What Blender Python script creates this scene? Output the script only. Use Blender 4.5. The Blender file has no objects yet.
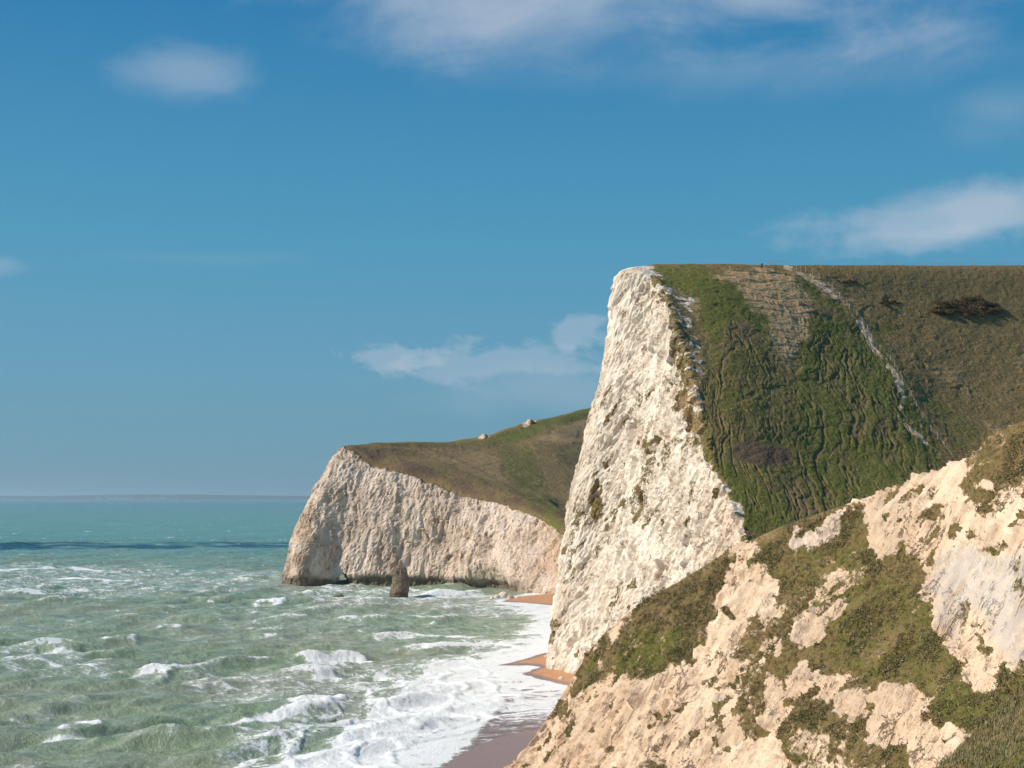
import bpy, math, random
import numpy as np
random.seed(7)
rng = np.random.default_rng(11)
S = bpy.context.scene
COL = S.collection

# ------------------------------------------------------------------ camera
F = 1422.2                 # focal length in pixels of a 1024 px wide frame (50 mm on 36 mm)
CZ = 42.0
PITCH = math.atan(113 / F)
cp, sp = math.cos(PITCH), math.sin(PITCH)
cam = bpy.data.cameras.new('camera')
cam.lens = 50; cam.sensor_width = 36; cam.clip_start = 0.5; cam.clip_end = 150000
co = bpy.data.objects.new('camera', cam); COL.objects.link(co)
co.location = (0, 0, CZ); co.rotation_euler = (math.pi / 2 + PITCH, 0, 0)
S.camera = co

def at(px, py, Y):
    dx = (px - 512) / F; dy = (384 - py) / F
    d = np.array([dx, cp - dy * sp, sp + dy * cp])
    t = Y / d[1]
    return np.array([0, 0, CZ]) + d * t

def at0(px, py, z=0.0):
    dx = (px - 512) / F; dy = (384 - py) / F
    d = np.array([dx, cp - dy * sp, sp + dy * cp])
    t = (z - CZ) / d[2]
    return np.array([0, 0, CZ]) + d * t

def proj(P):
    x = P[..., 0]; y = P[..., 1]; z = P[..., 2] - CZ
    f = y * cp + z * sp; u = -y * sp + z * cp
    f = np.maximum(f, 1.0)
    return 512 + F * x / f, 384 - F * u / f

# ------------------------------------------------------------------ noise
TAB = np.random.default_rng(5).random((64, 64, 64)).astype(np.float32)
def vnoise(x, y, z):
    xi = np.floor(x).astype(np.int32); yi = np.floor(y).astype(np.int32); zi = np.floor(z).astype(np.int32)
    fx = (x - xi); fy = (y - yi); fz = (z - zi)
    fx = fx*fx*fx*(fx*(fx*6-15)+10); fy = fy*fy*fy*(fy*(fy*6-15)+10); fz = fz*fz*fz*(fz*(fz*6-15)+10)
    x0 = xi & 63; x1 = (xi+1) & 63; y0 = yi & 63; y1 = (yi+1) & 63; z0 = zi & 63; z1 = (zi+1) & 63
    a = TAB[x0,y0,z0]*(1-fx)+TAB[x1,y0,z0]*fx; b = TAB[x0,y1,z0]*(1-fx)+TAB[x1,y1,z0]*fx
    c = TAB[x0,y0,z1]*(1-fx)+TAB[x1,y0,z1]*fx; d = TAB[x0,y1,z1]*(1-fx)+TAB[x1,y1,z1]*fx
    a = a*(1-fy)+b*fy; c = c*(1-fy)+d*fy
    return a*(1-fz)+c*fz
def fbm(P, scale, octaves=4, seed=0, gain=0.5, ridged=False):
    """scale: size in metres of the largest features (scalar or per-axis)."""
    s = np.broadcast_to(np.asarray(scale, float), (3,))
    x = P[..., 0]/s[0]+seed*13.7; y = P[..., 1]/s[1]+seed*7.1+3.3; z = P[..., 2]/s[2]+seed*3.9+1.7
    out = 0; a = 1.0; tot = 0
    for o in range(octaves):
        n = vnoise(x, y, z)
        if ridged: n = 1-np.abs(2*n-1)*1.6
        out = out + a*n; tot += a; a *= gain
        x, y, z = (x*0.8-y*0.6)*2.03+11.3, (x*0.6+y*0.8)*2.03+5.1, z*2.03+17.9
        if o % 2: y, z = y*0.9-z*0.436, y*0.436+z*0.9
    return out/tot
def worley(P, scale, seed=0):
    """distance to the nearest cell point, gap to the second, and a random value per cell"""
    s_ = np.broadcast_to(np.asarray(scale, float), (3,))
    Q = P/s_+seed*5.37; I = np.floor(Q).astype(np.int32); Fr = (Q-I).astype(np.float32)
    f1 = np.full(P.shape[:-1], 9, np.float32); f2 = f1.copy(); cid = np.zeros(P.shape[:-1], np.float32); pl = cid.copy()
    for a in (-1, 0, 1):
        for b in (-1, 0, 1):
            for c in (-1, 0, 1):
                i = (I[..., 0]+a) & 63; j = (I[..., 1]+b) & 63; k = (I[..., 2]+c) & 63
                ox = a+TAB[i, j, k]-Fr[..., 0]; oy = b+TAB[k, i, j]-Fr[..., 1]; oz = c+TAB[j, k, i]-Fr[..., 2]
                d = ox*ox+oy*oy+oz*oz; h1 = TAB[(i+7) & 63, (j+13) & 63, k]
                m = d < f1
                f2 = np.where(m, f1, np.minimum(f2, d)); cid = np.where(m, h1, cid); pl = np.where(m, (h1-.5)*ox*2+(TAB[k, (j+3) & 63, i]-.5)*oy*2+(TAB[(j+9) & 63, k, i]-.35)*oz*2, pl); f1 = np.where(m, d, f1)
    return np.sqrt(f1), np.sqrt(f2)-np.sqrt(f1), cid, pl
def sstep(a, b, x):
    t = np.clip((x-a)/(b-a), 0, 1); return t*t*(3-2*t)

def poly_sd(x, y, poly):
    """signed distance, positive inside"""
    poly = np.asarray(poly, float); n = len(poly)
    d = np.full(x.shape, 1e18); inside = np.zeros(x.shape, bool)
    for i in range(n):
        ax, ay = poly[i]; bx, by = poly[(i+1) % n]
        ex, ey = bx-ax, by-ay; wx, wy = x-ax, y-ay
        t = np.clip((wx*ex+wy*ey)/(ex*ex+ey*ey+1e-12), 0, 1)
        d = np.minimum(d, (wx-ex*t)**2+(wy-ey*t)**2)
        c = ((ay > y) != (by > y))
        with np.errstate(divide='ignore', invalid='ignore'):
            xx = (bx-ax)*(y-ay)/(by-ay+1e-12)+ax
        inside ^= c & (x < xx)
    d = np.sqrt(d)
    return np.where(inside, d, -d)
def seg_d(x, y, pts):
    d = np.full(x.shape, 1e18)
    for (ax, ay), (bx, by) in zip(pts[:-1], pts[1:]):
        ex, ey = bx-ax, by-ay
        t = np.clip(((x-ax)*ex+(y-ay)*ey)/(ex*ex+ey*ey+1e-12), 0, 1)
        d = np.minimum(d, (x-ax-ex*t)**2+(y-ay-ey*t)**2)
    return np.sqrt(d)

# ------------------------------------------------------------------ surfaces from control nets
def cr_weights(m, t):
    W = np.zeros((len(t), m))
    for k, u in enumerate(t):
        i = min(int(u), m-2); f = u-i
        w = [-.5*f+f*f-.5*f**3, 1-2.5*f*f+1.5*f**3, .5*f+2*f*f-1.5*f**3, -.5*f*f+.5*f**3]
        for q, ww in zip((i-1, i, i+1, i+2), w):
            if q < 0:      # linear extrapolation at the ends
                W[k, 0] += 2*ww; W[k, 1] -= ww
            elif q > m-1:
                W[k, m-1] += 2*ww; W[k, m-2] -= ww
            else: W[k, q] += ww
    return W
def params(lens, spacing):
    t = []
    for i, L in enumerate(lens):
        n = max(2, int(round(L/spacing[i] if hasattr(spacing, '__len__') else L/spacing)))
        t += list(i+np.arange(n)/n)
    return np.array(t+[len(lens)-1e-9])
def net(P, su, sv):
    P = np.asarray(P, float)
    lu = np.median(np.linalg.norm(np.diff(P, axis=0), axis=2), axis=1)
    lv = np.percentile(np.linalg.norm(np.diff(P, axis=1), axis=2), 70, axis=0)
    tu, tv = params(lu, su), params(lv, sv)
    Wu, Wv = cr_weights(P.shape[0], tu), cr_weights(P.shape[1], tv)
    G = np.einsum('am,mnc,bn->abc', Wu, P, Wv)
    return G, tu, tv
def normals(G):
    du = np.gradient(G, axis=0); dv = np.gradient(G, axis=1)
    n = np.cross(du, dv)
    return n/(np.linalg.norm(n, axis=2, keepdims=True)+1e-9)

def grid_mesh(name, G, attrs, mat, flip=False, keep=None, smooth=True):
    a, b = G.shape[:2]
    idx = np.arange(a*b).reshape(a, b)
    q = np.stack([idx[:-1, :-1], idx[1:, :-1], idx[1:, 1:], idx[:-1, 1:]], axis=-1).reshape(-1, 4)
    if flip: q = q[:, ::-1]
    if keep is not None: q = q[keep[:-1, :-1].reshape(-1)]
    me = bpy.data.meshes.new(name)
    me.vertices.add(a*b); me.vertices.foreach_set('co', G.reshape(-1).astype(np.float32))
    nf = len(q)
    me.loops.add(nf*4); me.loops.foreach_set('vertex_index', np.ascontiguousarray(q).reshape(-1).astype(np.int32))
    me.polygons.add(nf); me.polygons.foreach_set('loop_start', (np.arange(nf)*4).astype(np.int32))
    me.update(calc_edges=True)
    for k, v in attrs.items():
        at_ = me.attributes.new(k, 'FLOAT', 'POINT'); at_.data.foreach_set('value', np.ascontiguousarray(np.broadcast_to(v, (a, b))).reshape(-1).astype(np.float32))
    me.polygons.foreach_set('use_smooth', np.full(nf, smooth))
    me.materials.append(mat)
    o = bpy.data.objects.new(name, me); COL.objects.link(o)
    return o
def tri_mesh(name, V, Fc, mat, parent=None, smooth=False, attrs=None):
    me = bpy.data.meshes.new(name)
    V = np.asarray(V, np.float32); Fc = np.asarray(Fc, np.int32); k = Fc.shape[1]
    me.vertices.add(len(V)); me.vertices.foreach_set('co', V.reshape(-1))
    me.loops.add(Fc.size); me.loops.foreach_set('vertex_index', Fc.reshape(-1))
    me.polygons.add(len(Fc)); me.polygons.foreach_set('loop_start', (np.arange(len(Fc))*k).astype(np.int32))
    me.update(calc_edges=True)
    me.polygons.foreach_set('use_smooth', np.full(len(Fc), smooth))
    for kk, v in (attrs or {}).items():
        at_ = me.attributes.new(kk, 'FLOAT', 'POINT'); at_.data.foreach_set('value', np.asarray(v, np.float32))
    me.materials.append(mat)
    o = bpy.data.objects.new(name, me); COL.objects.link(o)
    if parent: o.parent = parent
    return o
def tag(o, label=None, cat=None, group=None, kind=None):
    if label: o['label'] = label
    if cat: o['category'] = cat
    if group: o['group'] = group
    if kind: o['kind'] = kind
    return o

# ------------------------------------------------------------------ material helper
class NB:
    def __init__(s, name, world=False):
        if world:
            s.m = bpy.data.worlds.new(name)
        else:
            s.m = bpy.data.materials.new(name)
        s.m.use_nodes = True; s.t = s.m.node_tree; s.t.nodes.clear()
    def n(s, typ, **kw):
        nd = s.t.nodes.new(typ)
        ins = kw.pop('ins', {})
        for k, v in kw.items(): setattr(nd, k, v)
        for k, v in ins.items(): s.set(nd.inputs[k], v)
        return nd
    def set(s, sock, v):
        if isinstance(v, bpy.types.NodeSocket): s.t.links.new(v, sock)
        elif isinstance(v, bpy.types.Node): s.t.links.new(v.outputs[0], sock)
        else:
            if hasattr(sock.default_value, '__len__') and not hasattr(v, '__len__'):
                v = (v,)*len(sock.default_value)
            if hasattr(sock.default_value, '__len__') and len(sock.default_value) == 4 and len(v) == 3: v = (*v, 1)
            sock.default_value = v
    def math(s, op, a, b=0.0, c=None, clamp=False):
        nd = s.n('ShaderNodeMath', operation=op, use_clamp=clamp); s.set(nd.inputs[0], a); s.set(nd.inputs[1], b)
        if c is not None: s.set(nd.inputs[2], c)
        return nd.outputs[0]
    def vmath(s, op, a, b):
        nd = s.n('ShaderNodeVectorMath', operation=op); s.set(nd.inputs[0], a); s.set(nd.inputs[1], b)
        return nd.outputs[0]
    def mix(s, f, a, b, blend='MIX'):
        nd = s.n('ShaderNodeMix', data_type='RGBA', blend_type=blend)
        s.set(nd.inputs[0], f); s.set(nd.inputs[6], a); s.set(nd.inputs[7], b)
        return nd.outputs[2]
    def step(s, a, b, x):
        nd = s.n('ShaderNodeMapRange', interpolation_type='SMOOTHSTEP')
        s.set(nd.inputs[0], x); nd.inputs[1].default_value = a; nd.inputs[2].default_value = b
        return nd.outputs[0]
    def attr(s, name): return s.n('ShaderNodeAttribute', attribute_name=name).outputs['Fac']
    def noise(s, vec, scale, detail=4, rough=0.55, dist=0.0):
        nd = s.n('ShaderNodeTexNoise', ins={'Scale': scale, 'Detail': detail, 'Roughness': rough, 'Distortion': dist}); s.set(nd.inputs['Vector'], vec)
        return nd.outputs[0]
    def pos(s): return s.n('ShaderNodeNewGeometry').outputs['Position']
    def scaled(s, vec, sc, rot=(0, 0, 0)):
        nd = s.n('ShaderNodeMapping'); s.set(nd.inputs[0], vec); nd.inputs['Scale'].default_value = sc; nd.inputs['Rotation'].default_value = rot
        return nd.outputs[0]
    def shear(s, vec, k, zs):
        sp = s.n('ShaderNodeSeparateXYZ'); s.set(sp.inputs[0], vec)
        cb = s.n('ShaderNodeCombineXYZ'); s.set(cb.inputs[0], s.math('SUBTRACT', sp.outputs[0], s.math('MULTIPLY', sp.outputs[2], k))); s.set(cb.inputs[1], sp.outputs[1]); s.set(cb.inputs[2], s.math('MULTIPLY', sp.outputs[2], zs))
        return cb.outputs[0]
    def out(s, bsdf): s.t.links.new(bsdf, s.n('ShaderNodeOutputMaterial').inputs[0]); return s.m

def land_material(name, white=(.80, .75, .66), dirty=(.50, .42, .33), tan=(.62, .45, .30), unit=1.0, bump=0.35, spots=.6, turf=1.0, slant=.5, crk=.3):
    """chalk rock, grass and scrub; attributes veg, green, straw, tone, grey, wet, path, dark"""
    b = NB(name); P = b.pos(); u = 1/unit
    nA = b.noise(P, 0.22*u, 5, .6); nB = b.noise(P, 1.0*u, 5, .65); nC = b.noise(P, 3.2*u, 4, .7)
    PS = b.shear(P, slant, .34)
    nS = b.noise(PS, .55*u, 6, .64); nL = b.noise(b.shear(P, slant, .6), .10*u, 4, .6)
    nD = b.noise(PS, 2.3*u, 4, .7)
    veg, green, straw, tone, grey, wet, path, dark = [b.attr(k) for k in ('veg', 'green', 'straw', 'tone', 'grey', 'wet', 'path', 'dark')]
    # rock
    r = b.mix(b.math('MULTIPLY', b.step(.46, .70, nS), .8), white, dirty)
    r = b.mix(b.math('MULTIPLY', b.step(.48, .62, nL), .45), r, dirty)
    r = b.mix(b.math('MULTIPLY', tone, b.step(.35, .6, nA)), r, tan)
    nX = b.noise(b.shear(P, slant, .5), .38*u, 6, .62, .8)
    line = b.step(.018, .004, b.math('ABSOLUTE', b.math('SUBTRACT', nX, .5)))
    line = b.math('MULTIPLY', line, b.step(.47, .56, nA))
    pit = b.math('MULTIPLY', b.step(.60, .66, nD), b.step(.44, .60, nA))
    dk = b.math('MAXIMUM', b.math('MULTIPLY', line, crk), b.math('MULTIPLY', pit, spots))
    r = b.mix(dk, r, (.20, .145, .095))  # shadow in the cracks painted as brown lines, with dark pits
    r = b.mix(b.math('MULTIPLY', b.step(.62, .72, nC), spots*.5), r, (.24, .175, .12))
    gr_ = b.mix(b.step(.35, .65, nL), (.60, .54, .48), (.36, .31, .28))
    r = b.mix(b.math('MULTIPLY', grey, b.step(.25, .55, nB)), r, gr_)
    r = b.mix(wet, r, b.mix(b.step(.4, .62, nC), (.10, .072, .048), (.19, .145, .10)))
    # vegetation
    m1 = b.math('ADD', green, b.math('MULTIPLY', b.math('SUBTRACT', nB, .5), 1.2))
    m1 = b.math('ADD', m1, b.math('MULTIPLY', b.math('SUBTRACT', nA, .5), .9))
    T = lambda c: tuple(x*turf for x in c)
    g = b.mix(b.step(.15, .85, m1), T((.205, .145, .062)), T((.128, .134, .028)))
    g = b.mix(b.math('MULTIPLY', b.step(.9, 1.3, m1), .7), g, T((.16, .195, .032)))
    s1 = b.step(.30, .70, b.math('ADD', straw, b.math('MULTIPLY', b.math('SUBTRACT', nC, .5), 1.0)))
    g = b.mix(s1, g, T((.50, .325, .17)))
    g = b.mix(b.math('MULTIPLY', b.step(.47, .60, nC), .62), g, T((.052, .046, .019)))
    g = b.mix(b.math('MULTIPLY', b.step(.56, .68, b.noise(P, 2.1*u, 4, .75)), .5), g, T((.30, .235, .14)))
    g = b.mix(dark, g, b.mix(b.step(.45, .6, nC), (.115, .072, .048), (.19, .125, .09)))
    # choose
    e = b.math('ADD', veg, b.math('MULTIPLY', b.math('SUBTRACT', nC, .5), .8))
    e = b.math('ADD', e, b.math('MULTIPLY', b.math('SUBTRACT', nB, .5), .9))
    f = b.step(.40, .58, e)
    c = b.mix(f, r, g)
    pf = b.step(.40, .60, b.math('ADD', path, b.math('MULTIPLY', b.math('SUBTRACT', nC, .5), 1.4)))
    c = b.mix(pf, c, b.mix(b.step(.4, .6, nB), (.64, .47, .32), (.42, .30, .19)))
    h = b.math('ADD', b.math('MULTIPLY', b.mix(f, nS, nB), .9), b.math('MULTIPLY', b.mix(f, nD, nC), .28))
    h = b.math('ADD', h, b.math('MULTIPLY', b.noise(P, 9*u, 3, .7), .08))
    h = b.math('SUBTRACT', h, b.math('MULTIPLY', b.math('MULTIPLY', dk, .25), b.math('SUBTRACT', 1, f)))
    bp = b.n('ShaderNodeBump', ins={'Strength': 1.0, 'Distance': b.math('MULTIPLY', b.math('SUBTRACT', 1.0, b.math('MULTIPLY', f, .5)), bump), 'Height': h})
    d = b.n('ShaderNodeBsdfPrincipled', ins={'Base Color': c, 'Roughness': .95, 'Normal': bp.outputs[0]})
    d.inputs['Specular IOR Level'].default_value = .1
    return b.out(d.outputs[0])

M_main = land_material('chalk_and_turf', white=(.84, .75, .635), dirty=(.56, .46, .355), tan=(.70, .52, .36), unit=1.45, bump=1.0, spots=.9, slant=.6, turf=1.10, crk=.6)
M_far = land_material('far_chalk', white=(.70, .575, .475), dirty=(.40, .31, .245), tan=(.60, .42, .28), unit=2.6, bump=1.5, spots=.7, slant=-.05, turf=1.15, crk=.6)
M_fore = land_material('weathered_chalk', turf=.92, white=(.79, .615, .45), dirty=(.43, .315, .215), tan=(.60, .42, .275), unit=1.6, bump=.85, spots=.9, slant=.5, crk=.9)

def rockdisp(G, s, slant=0.0, vz=1.0):
    """fractured chalk relief in metres for unit strength; s = size of the main buttresses"""
    Q = G.copy(); Q[..., 0] = G[..., 0]+slant*G[..., 2]
    a = fbm(Q, (s, s, s*2.2), 5, 1, .5, True)-.35
    b_ = fbm(Q, (s*.28, s*.28, s*.5), 5, 2, .55)-.5
    w = fbm(G, s*.5, 3, 9)
    c = fbm(Q+w[..., None]*s*.3, (s*.14, s*.14, s*.10), 3, 3, .6, True)-.35
    Q = Q*np.array([1, 1, 1/vz]); W_ = Q+(fbm(Q, s*.3, 3, 8)-.5)[..., None]*s*.35
    f, gap, cid, pl = worley(W_, (s*.36, s*.36, s*.60), 3)
    g2, gap2, cid2, pl2 = worley(W_+3.1, (s*.13, s*.13, s*.19), 5)
    sm = sstep(.0, .12, gap); sm2 = sstep(0, .15, gap2)
    r4 = fbm(W_, (s*.10, s*.10, s*.55), 4, 78, .6, True)
    e3 = fbm(Q*np.array([1, 1, .6]), s*.075, 4, 77, .65)-.5
    return a*1.3+b_*.9+c*.35+(pl*s*.10+(cid-.5)*s*.05)*sm+(pl2*s*.026+(cid2-.5)*s*.018)*sm2+e3*s*.040+(r4-.4)*s*.06

# ================================================================== MAIN HEADLAND
face = [  # base point, then edge point of each column; None = world coordinates given directly
    # (base px, base Y, [mid silhouette points]) , edge (px,py,Y)
]
def facecol(base, pts):
    """base=(px,Y) at sea level; pts list of (px,py,Y) up to the edge"""
    b = at0(base[0], 497+CZ*F/base[1]); lo = b.copy(); lo[2] = -3; lo[0] -= .6
    return [lo, b]+[at(*p) for p in pts]
def lerpcol(base, edge, bulge):
    """5 intermediate points between base and edge with a given profile"""
    b = at0(base[0], 497+CZ*F/base[1]); e = at(*edge); lo = b.copy(); lo[2] = -3
    out = [lo, b]
    for t, k in zip((.15, .31, .47, .62, .76, .88, .965), bulge):
        p = b+(e-b)*t; q = b+(e-b)*k; p[0] = q[0]; p[1] = q[1]; out.append(p)
    return out+[e]
c1 = facecol((547, 350), [(552, 637, 350), (558, 590, 350), (566, 530, 351), (578, 470, 352), (593, 405, 353), (607, 350, 354), (612, 300, 355), (619, 273, 357)])
K = (.17, .36, .53, .67, .79, .9, .97)
cols = [
    [np.array(p, float) for p in [(60, 560, -3), (60, 560, 0), (63, 560, 12), (67, 560, 25), (71, 560, 38), (76, 560, 52), (80, 560, 66), (84, 560, 78), (88, 560, 84), (92, 562, 86)]],
    [np.array(p, float) for p in [(24, 430, -3), (24, 430, 0), (28, 430, 14), (31, 430, 28), (35, 430, 43), (40, 430, 58), (43, 430, 72), (45, 430, 84), (47, 430, 90), (50, 432, 92)]],
    [p+np.array([7, 22, -1.2*(i > 2)]) for i, p in enumerate(c1)],
    c1,
    lerpcol((572, 330), (656, 279, 343), K),
    lerpcol((598, 310), (680, 330, 322), K),
    lerpcol((630, 292), (700, 400, 301), K),
    lerpcol((664, 276), (718, 470, 284), K),
    lerpcol((702, 260), (745, 530, 268), K),
    lerpcol((742, 244), (772, 605, 248), K),
    lerpcol((790, 228), (815, 668, 232), K),
]
grass = [
    [(100, 565, 86), (120, 570, 87), (150, 580, 86), (190, 590, 85), (240, 600, 84), (330, 610, 82), (700, 640, 60)],
    [(58, 436, 93), (78, 445, 94), (105, 455, 95), (140, 470, 95), (190, 490, 96), (280, 510, 94), (640, 540, 80)],
    [at(650, 263.5, 362)+np.array([5, 20, -2]), at(700, 264, 366)+np.array([5, 20, -2]), at(760, 265, 373)+np.array([5, 20, -2]), at(850, 265.5, 388)+np.array([5, 20, -2]), at(950, 266, 405)+np.array([5, 20, -2]), at(1100, 266, 430)+np.array([5, 20, -2]), at(1700, 285, 520)+np.array([5, 20, -2])],
    [at(650, 265.5, 362), at(700, 264, 366), at(760, 265, 373), at(850, 265.5, 388), at(950, 266, 405), at(1100, 266, 430), at(1700, 285, 520)],
    [at(672, 284, 344), at(710, 285, 347), at(775, 291, 357), at(855, 300, 372), at(945, 300, 389), at(1100, 300, 412), at(1700, 320, 480)],
    [at(700, 330, 325), at(735, 330, 329), at(795, 336, 340), at(868, 345, 354), at(955, 345, 372), at(1100, 342, 396), at(1700, 350, 450)],
    [at(716, 400, 302), at(748, 400, 305), at(805, 400, 315), at(884, 400, 328), at(960, 398, 350), at(1100, 390, 372), at(1700, 385, 420)],
    [at(735, 469, 285), at(768, 468, 288), at(825, 465, 297), at(915, 458, 309), at(985, 450, 326), at(1100, 440, 348), at(1700, 420, 390)],
    [at(762, 532, 268.5), at(795, 535, 270), at(855, 526, 278), at(935, 508, 290), at(1010, 498, 305), at(1100, 490, 322), at(1700, 450, 360)],
    [at(790, 606, 249), at(822, 604, 250), at(885, 592, 256), at(960, 575, 266), at(1040, 560, 282), at(1120, 545, 300), at(1700, 490, 335)],
    [at(835, 660, 231), at(860, 650, 230), at(920, 620, 230), at(1000, 590, 238), at(1080, 560, 255), at(1180, 540, 275), at(1700, 500, 315)],
]
NF = len(cols[0])
def extend(g):
    g = [np.array(q, float) for q in g]; st_ = g[5]-g[4]
    return g[:6]+[g[5]+st_*1.1, g[5]+st_*2.6, g[5]+st_*6]
Pn = [list(c)+extend(g) for c, g in zip(cols, grass)]
rows_sp = [1.0, .5]+[.42]*8+[.42, .42, .5, .5, .6, 1.5, 4, 10.0]
G, tu, tv = net(Pn, [3, 1.6, .8]+[.42]*6+[.8], rows_sp[:len(Pn[0])-1])
px, py = proj(G)
wz = fbm(G, 5, 4, 21)-.5; wz2 = fbm(G, 1.6, 3, 22)-.5
qx, qy = px+wz*16+wz2*8, py+(fbm(G, 5, 4, 23)-.5)*16
TV = np.broadcast_to(tv[None, :], px.shape)
GP = [(640, 262), (655, 272), (664, 282), (680, 291), (694, 300), (690, 330), (700, 345), (699, 400), (697, 440), (706, 455), (716, 468), (722, 480), (736, 485), (729, 490), (735, 497), (741, 502), (743, 525), (748, 535), (752, 560), (780, 640), (830, 720), (2600, 720), (2600, 100), (640, 100)]
sdg = poly_sd(qx, qy, GP)
hidden_back = (G[..., 1] > 372) & (px < 640)
inland = sstep(NF-1.4, NF-.6, TV)
veg = sstep(-7, 5, sdg)
veg = np.where(G[..., 1] > 385, inland, veg)
# rubble fringe between the face and the turf, and weedy streaks on the face
fr = sstep(-34, -6, poly_sd(qx, qy, GP))*sstep(280, 300, py)*sstep(470, 430, py)
band = fbm(G, (6, 6, .7), 3, 31)
face_only = (1-veg)
veg = np.maximum(veg, face_only*fr*(.40+.40*sstep(.35, .65, band))*(.55+.9*fbm(G, 4, 3, 34)))
Qd = G.copy(); Qd[..., 0] = (G[..., 0]-.75*G[..., 2])  # streaks that lean to the left going down
st = fbm(Qd, (2.2, 5, 14), 4, 33)
stm = np.zeros_like(px)
for (ax, ay, bx, by, w, k) in [(655, 440, 612, 468, 5, .8), (594, 476, 598, 522, 6, .9), (628, 504, 598, 536, 3.5, .75), (596, 548, 571, 582, 4, .8), (650, 425, 640, 432, 8, .7), (640, 505, 655, 520, 8, .55),
                            (622, 538, 634, 552, 6, .5), (652, 455, 641, 492, 5, .5), (612, 375, 604, 392, 3, .8), (640, 396, 628, 420, 4, .5), (660, 385, 640, 425, 3, .5), (675, 440, 655, 470, 7, .55),
                            (690, 470, 672, 500, 6, .4), (580, 500, 572, 540, 4, .5), (700, 520, 690, 545, 4, .5), (618, 590, 610, 620, 3, .4), (660, 560, 650, 585, 4, .4), (648, 530, 636, 548, 5, .4)]:
    dd = seg_d(qx*1.0, qy*1.0, [(ax, ay), (bx, by)])
    stm = np.maximum(stm, k*sstep(w+5, w-2, dd))
veg = np.maximum(veg, face_only*np.clip(stm*sstep(.35, .55, st+wz*.5), 0, 1)*.95)
veg = np.maximum(veg, face_only*sstep(.58, .74, st)*.62*sstep(330, 420, py))
fz = sstep(-5, 5, poly_sd(qx, qy, [(652, 273), (668, 281), (694, 296), (692, 330), (702, 345), (700, 440), (690, 445), (681, 400), (678, 350), (670, 320), (660, 295)]))
veg = np.where(fz > .3, np.clip(veg, .36+.3*sstep(.35, .6, fbm(G, 3, 3, 35)), .80), veg)
# turf character
groove = np.zeros_like(px)
scar = poly_sd(px+wz*10, py+wz2*8, [(732, 444), (745, 441), (775, 443), (792, 455), (795, 464), (775, 467), (745, 463), (733, 455)])
for poly, k in [([(742, 310), (772, 300), (780, 340), (775, 400), (800, 460), (850, 500), (760, 540), (715, 480), (705, 400), (715, 340)], .8),
                ([(800, 312), (850, 318), (890, 350), (930, 420), (960, 470), (860, 530), (800, 520), (790, 420), (800, 360)], 1.0)]:
    groove = np.maximum(groove, k*sstep(-12, 10, poly_sd(qx, qy, poly)))
groove *= sstep(4, -4, scar)
straw = np.zeros_like(px)
for poly, k in [([(700, 274), (740, 268), (790, 272), (815, 300), (805, 340), (790, 370), (765, 320), (735, 290)], .72),
                ([(765, 330), (800, 330), (795, 400), (790, 440), (770, 420)], .30),
                ([(795, 268), (812, 272), (835, 288), (852, 302), (846, 306), (822, 292), (800, 280)], .6),
                ([(715, 290), (745, 300), (775, 330), (760, 345), (735, 310)], .25),
                ([(770, 480), (800, 470), (830, 500), (800, 530)], .35),
                ([(905, 330), (1024, 320), (1100, 440), (980, 440)], .32),
                ([(690, 292), (703, 300), (700, 330), (706, 350), (700, 440), (688, 440)], .5)]:
    straw = np.maximum(straw, k*sstep(-10, 8, poly_sd(qx, qy, poly)))
green = .30+.25*(fbm(G, 14, 3, 41)-.5)
for poly, k in [([(645, 262), (700, 266), (735, 275), (760, 300), (775, 330), (770, 345), (740, 310), (715, 350), (705, 345), (693, 300), (665, 284)], .95),
                ([(760, 268), (790, 272), (830, 292), (850, 310), (845, 320), (810, 305), (780, 280)], .85),
                ([(700, 350), (770, 340), (800, 380), (860, 520), (750, 535), (720, 480), (700, 440)], .62),
                ([(800, 315), (850, 318), (890, 350), (935, 430), (950, 470), (860, 530), (800, 500), (795, 400)], .82),
                ([(705, 455), (740, 470), (790, 500), (800, 535), (745, 530), (735, 490)], .95),
                ([(870, 325), (895, 322), (900, 335), (880, 340)], .8),
                ([(915, 380), (960, 410), (990, 440), (950, 450), (925, 410)], .6)]:
    green = np.maximum(green, k*sstep(-10, 8, poly_sd(qx, qy, poly)))
PATHPTS = [(786, 267), (800, 274), (822, 286), (838, 300), (846, 312), (858, 322), (868, 335), (871, 345), (884, 358), (893, 372), (904, 395), (898, 418), (912, 430), (925, 442), (940, 452)]
pd = seg_d(px+wz2*5, py+wz*5, PATHPTS)
path = sstep(4.2, .8, pd)*(.38+.72*sstep(.3, .65, fbm(G, 5, 4, 47)))
pd2 = seg_d(px+wz2*3, py, [(898, 418), (915, 423), (940, 434), (952, 455)])
path = np.maximum(path, sstep(1.6, .4, pd2)*.45)
darkp = poly_sd(px+wz*10, py+wz2*8, [(732, 444), (745, 441), (775, 443), (792, 455), (795, 464), (775, 467), (745, 463), (733, 455)])
dark = sstep(-1, 3, scar)*.9
straw = straw+.5*(fbm(G, (14, 14, 10), 4, 43)-.5)*sstep(790, 870, px)+.35*(fbm(G, (5, 5, 22), 3, 44)-.5)
green = green-.13
tone = .22+.5*sstep(680, 745, px)*sstep(470, 500, py)+.3*sstep(.55, .7, fbm(G, 9, 3, 48))
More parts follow.
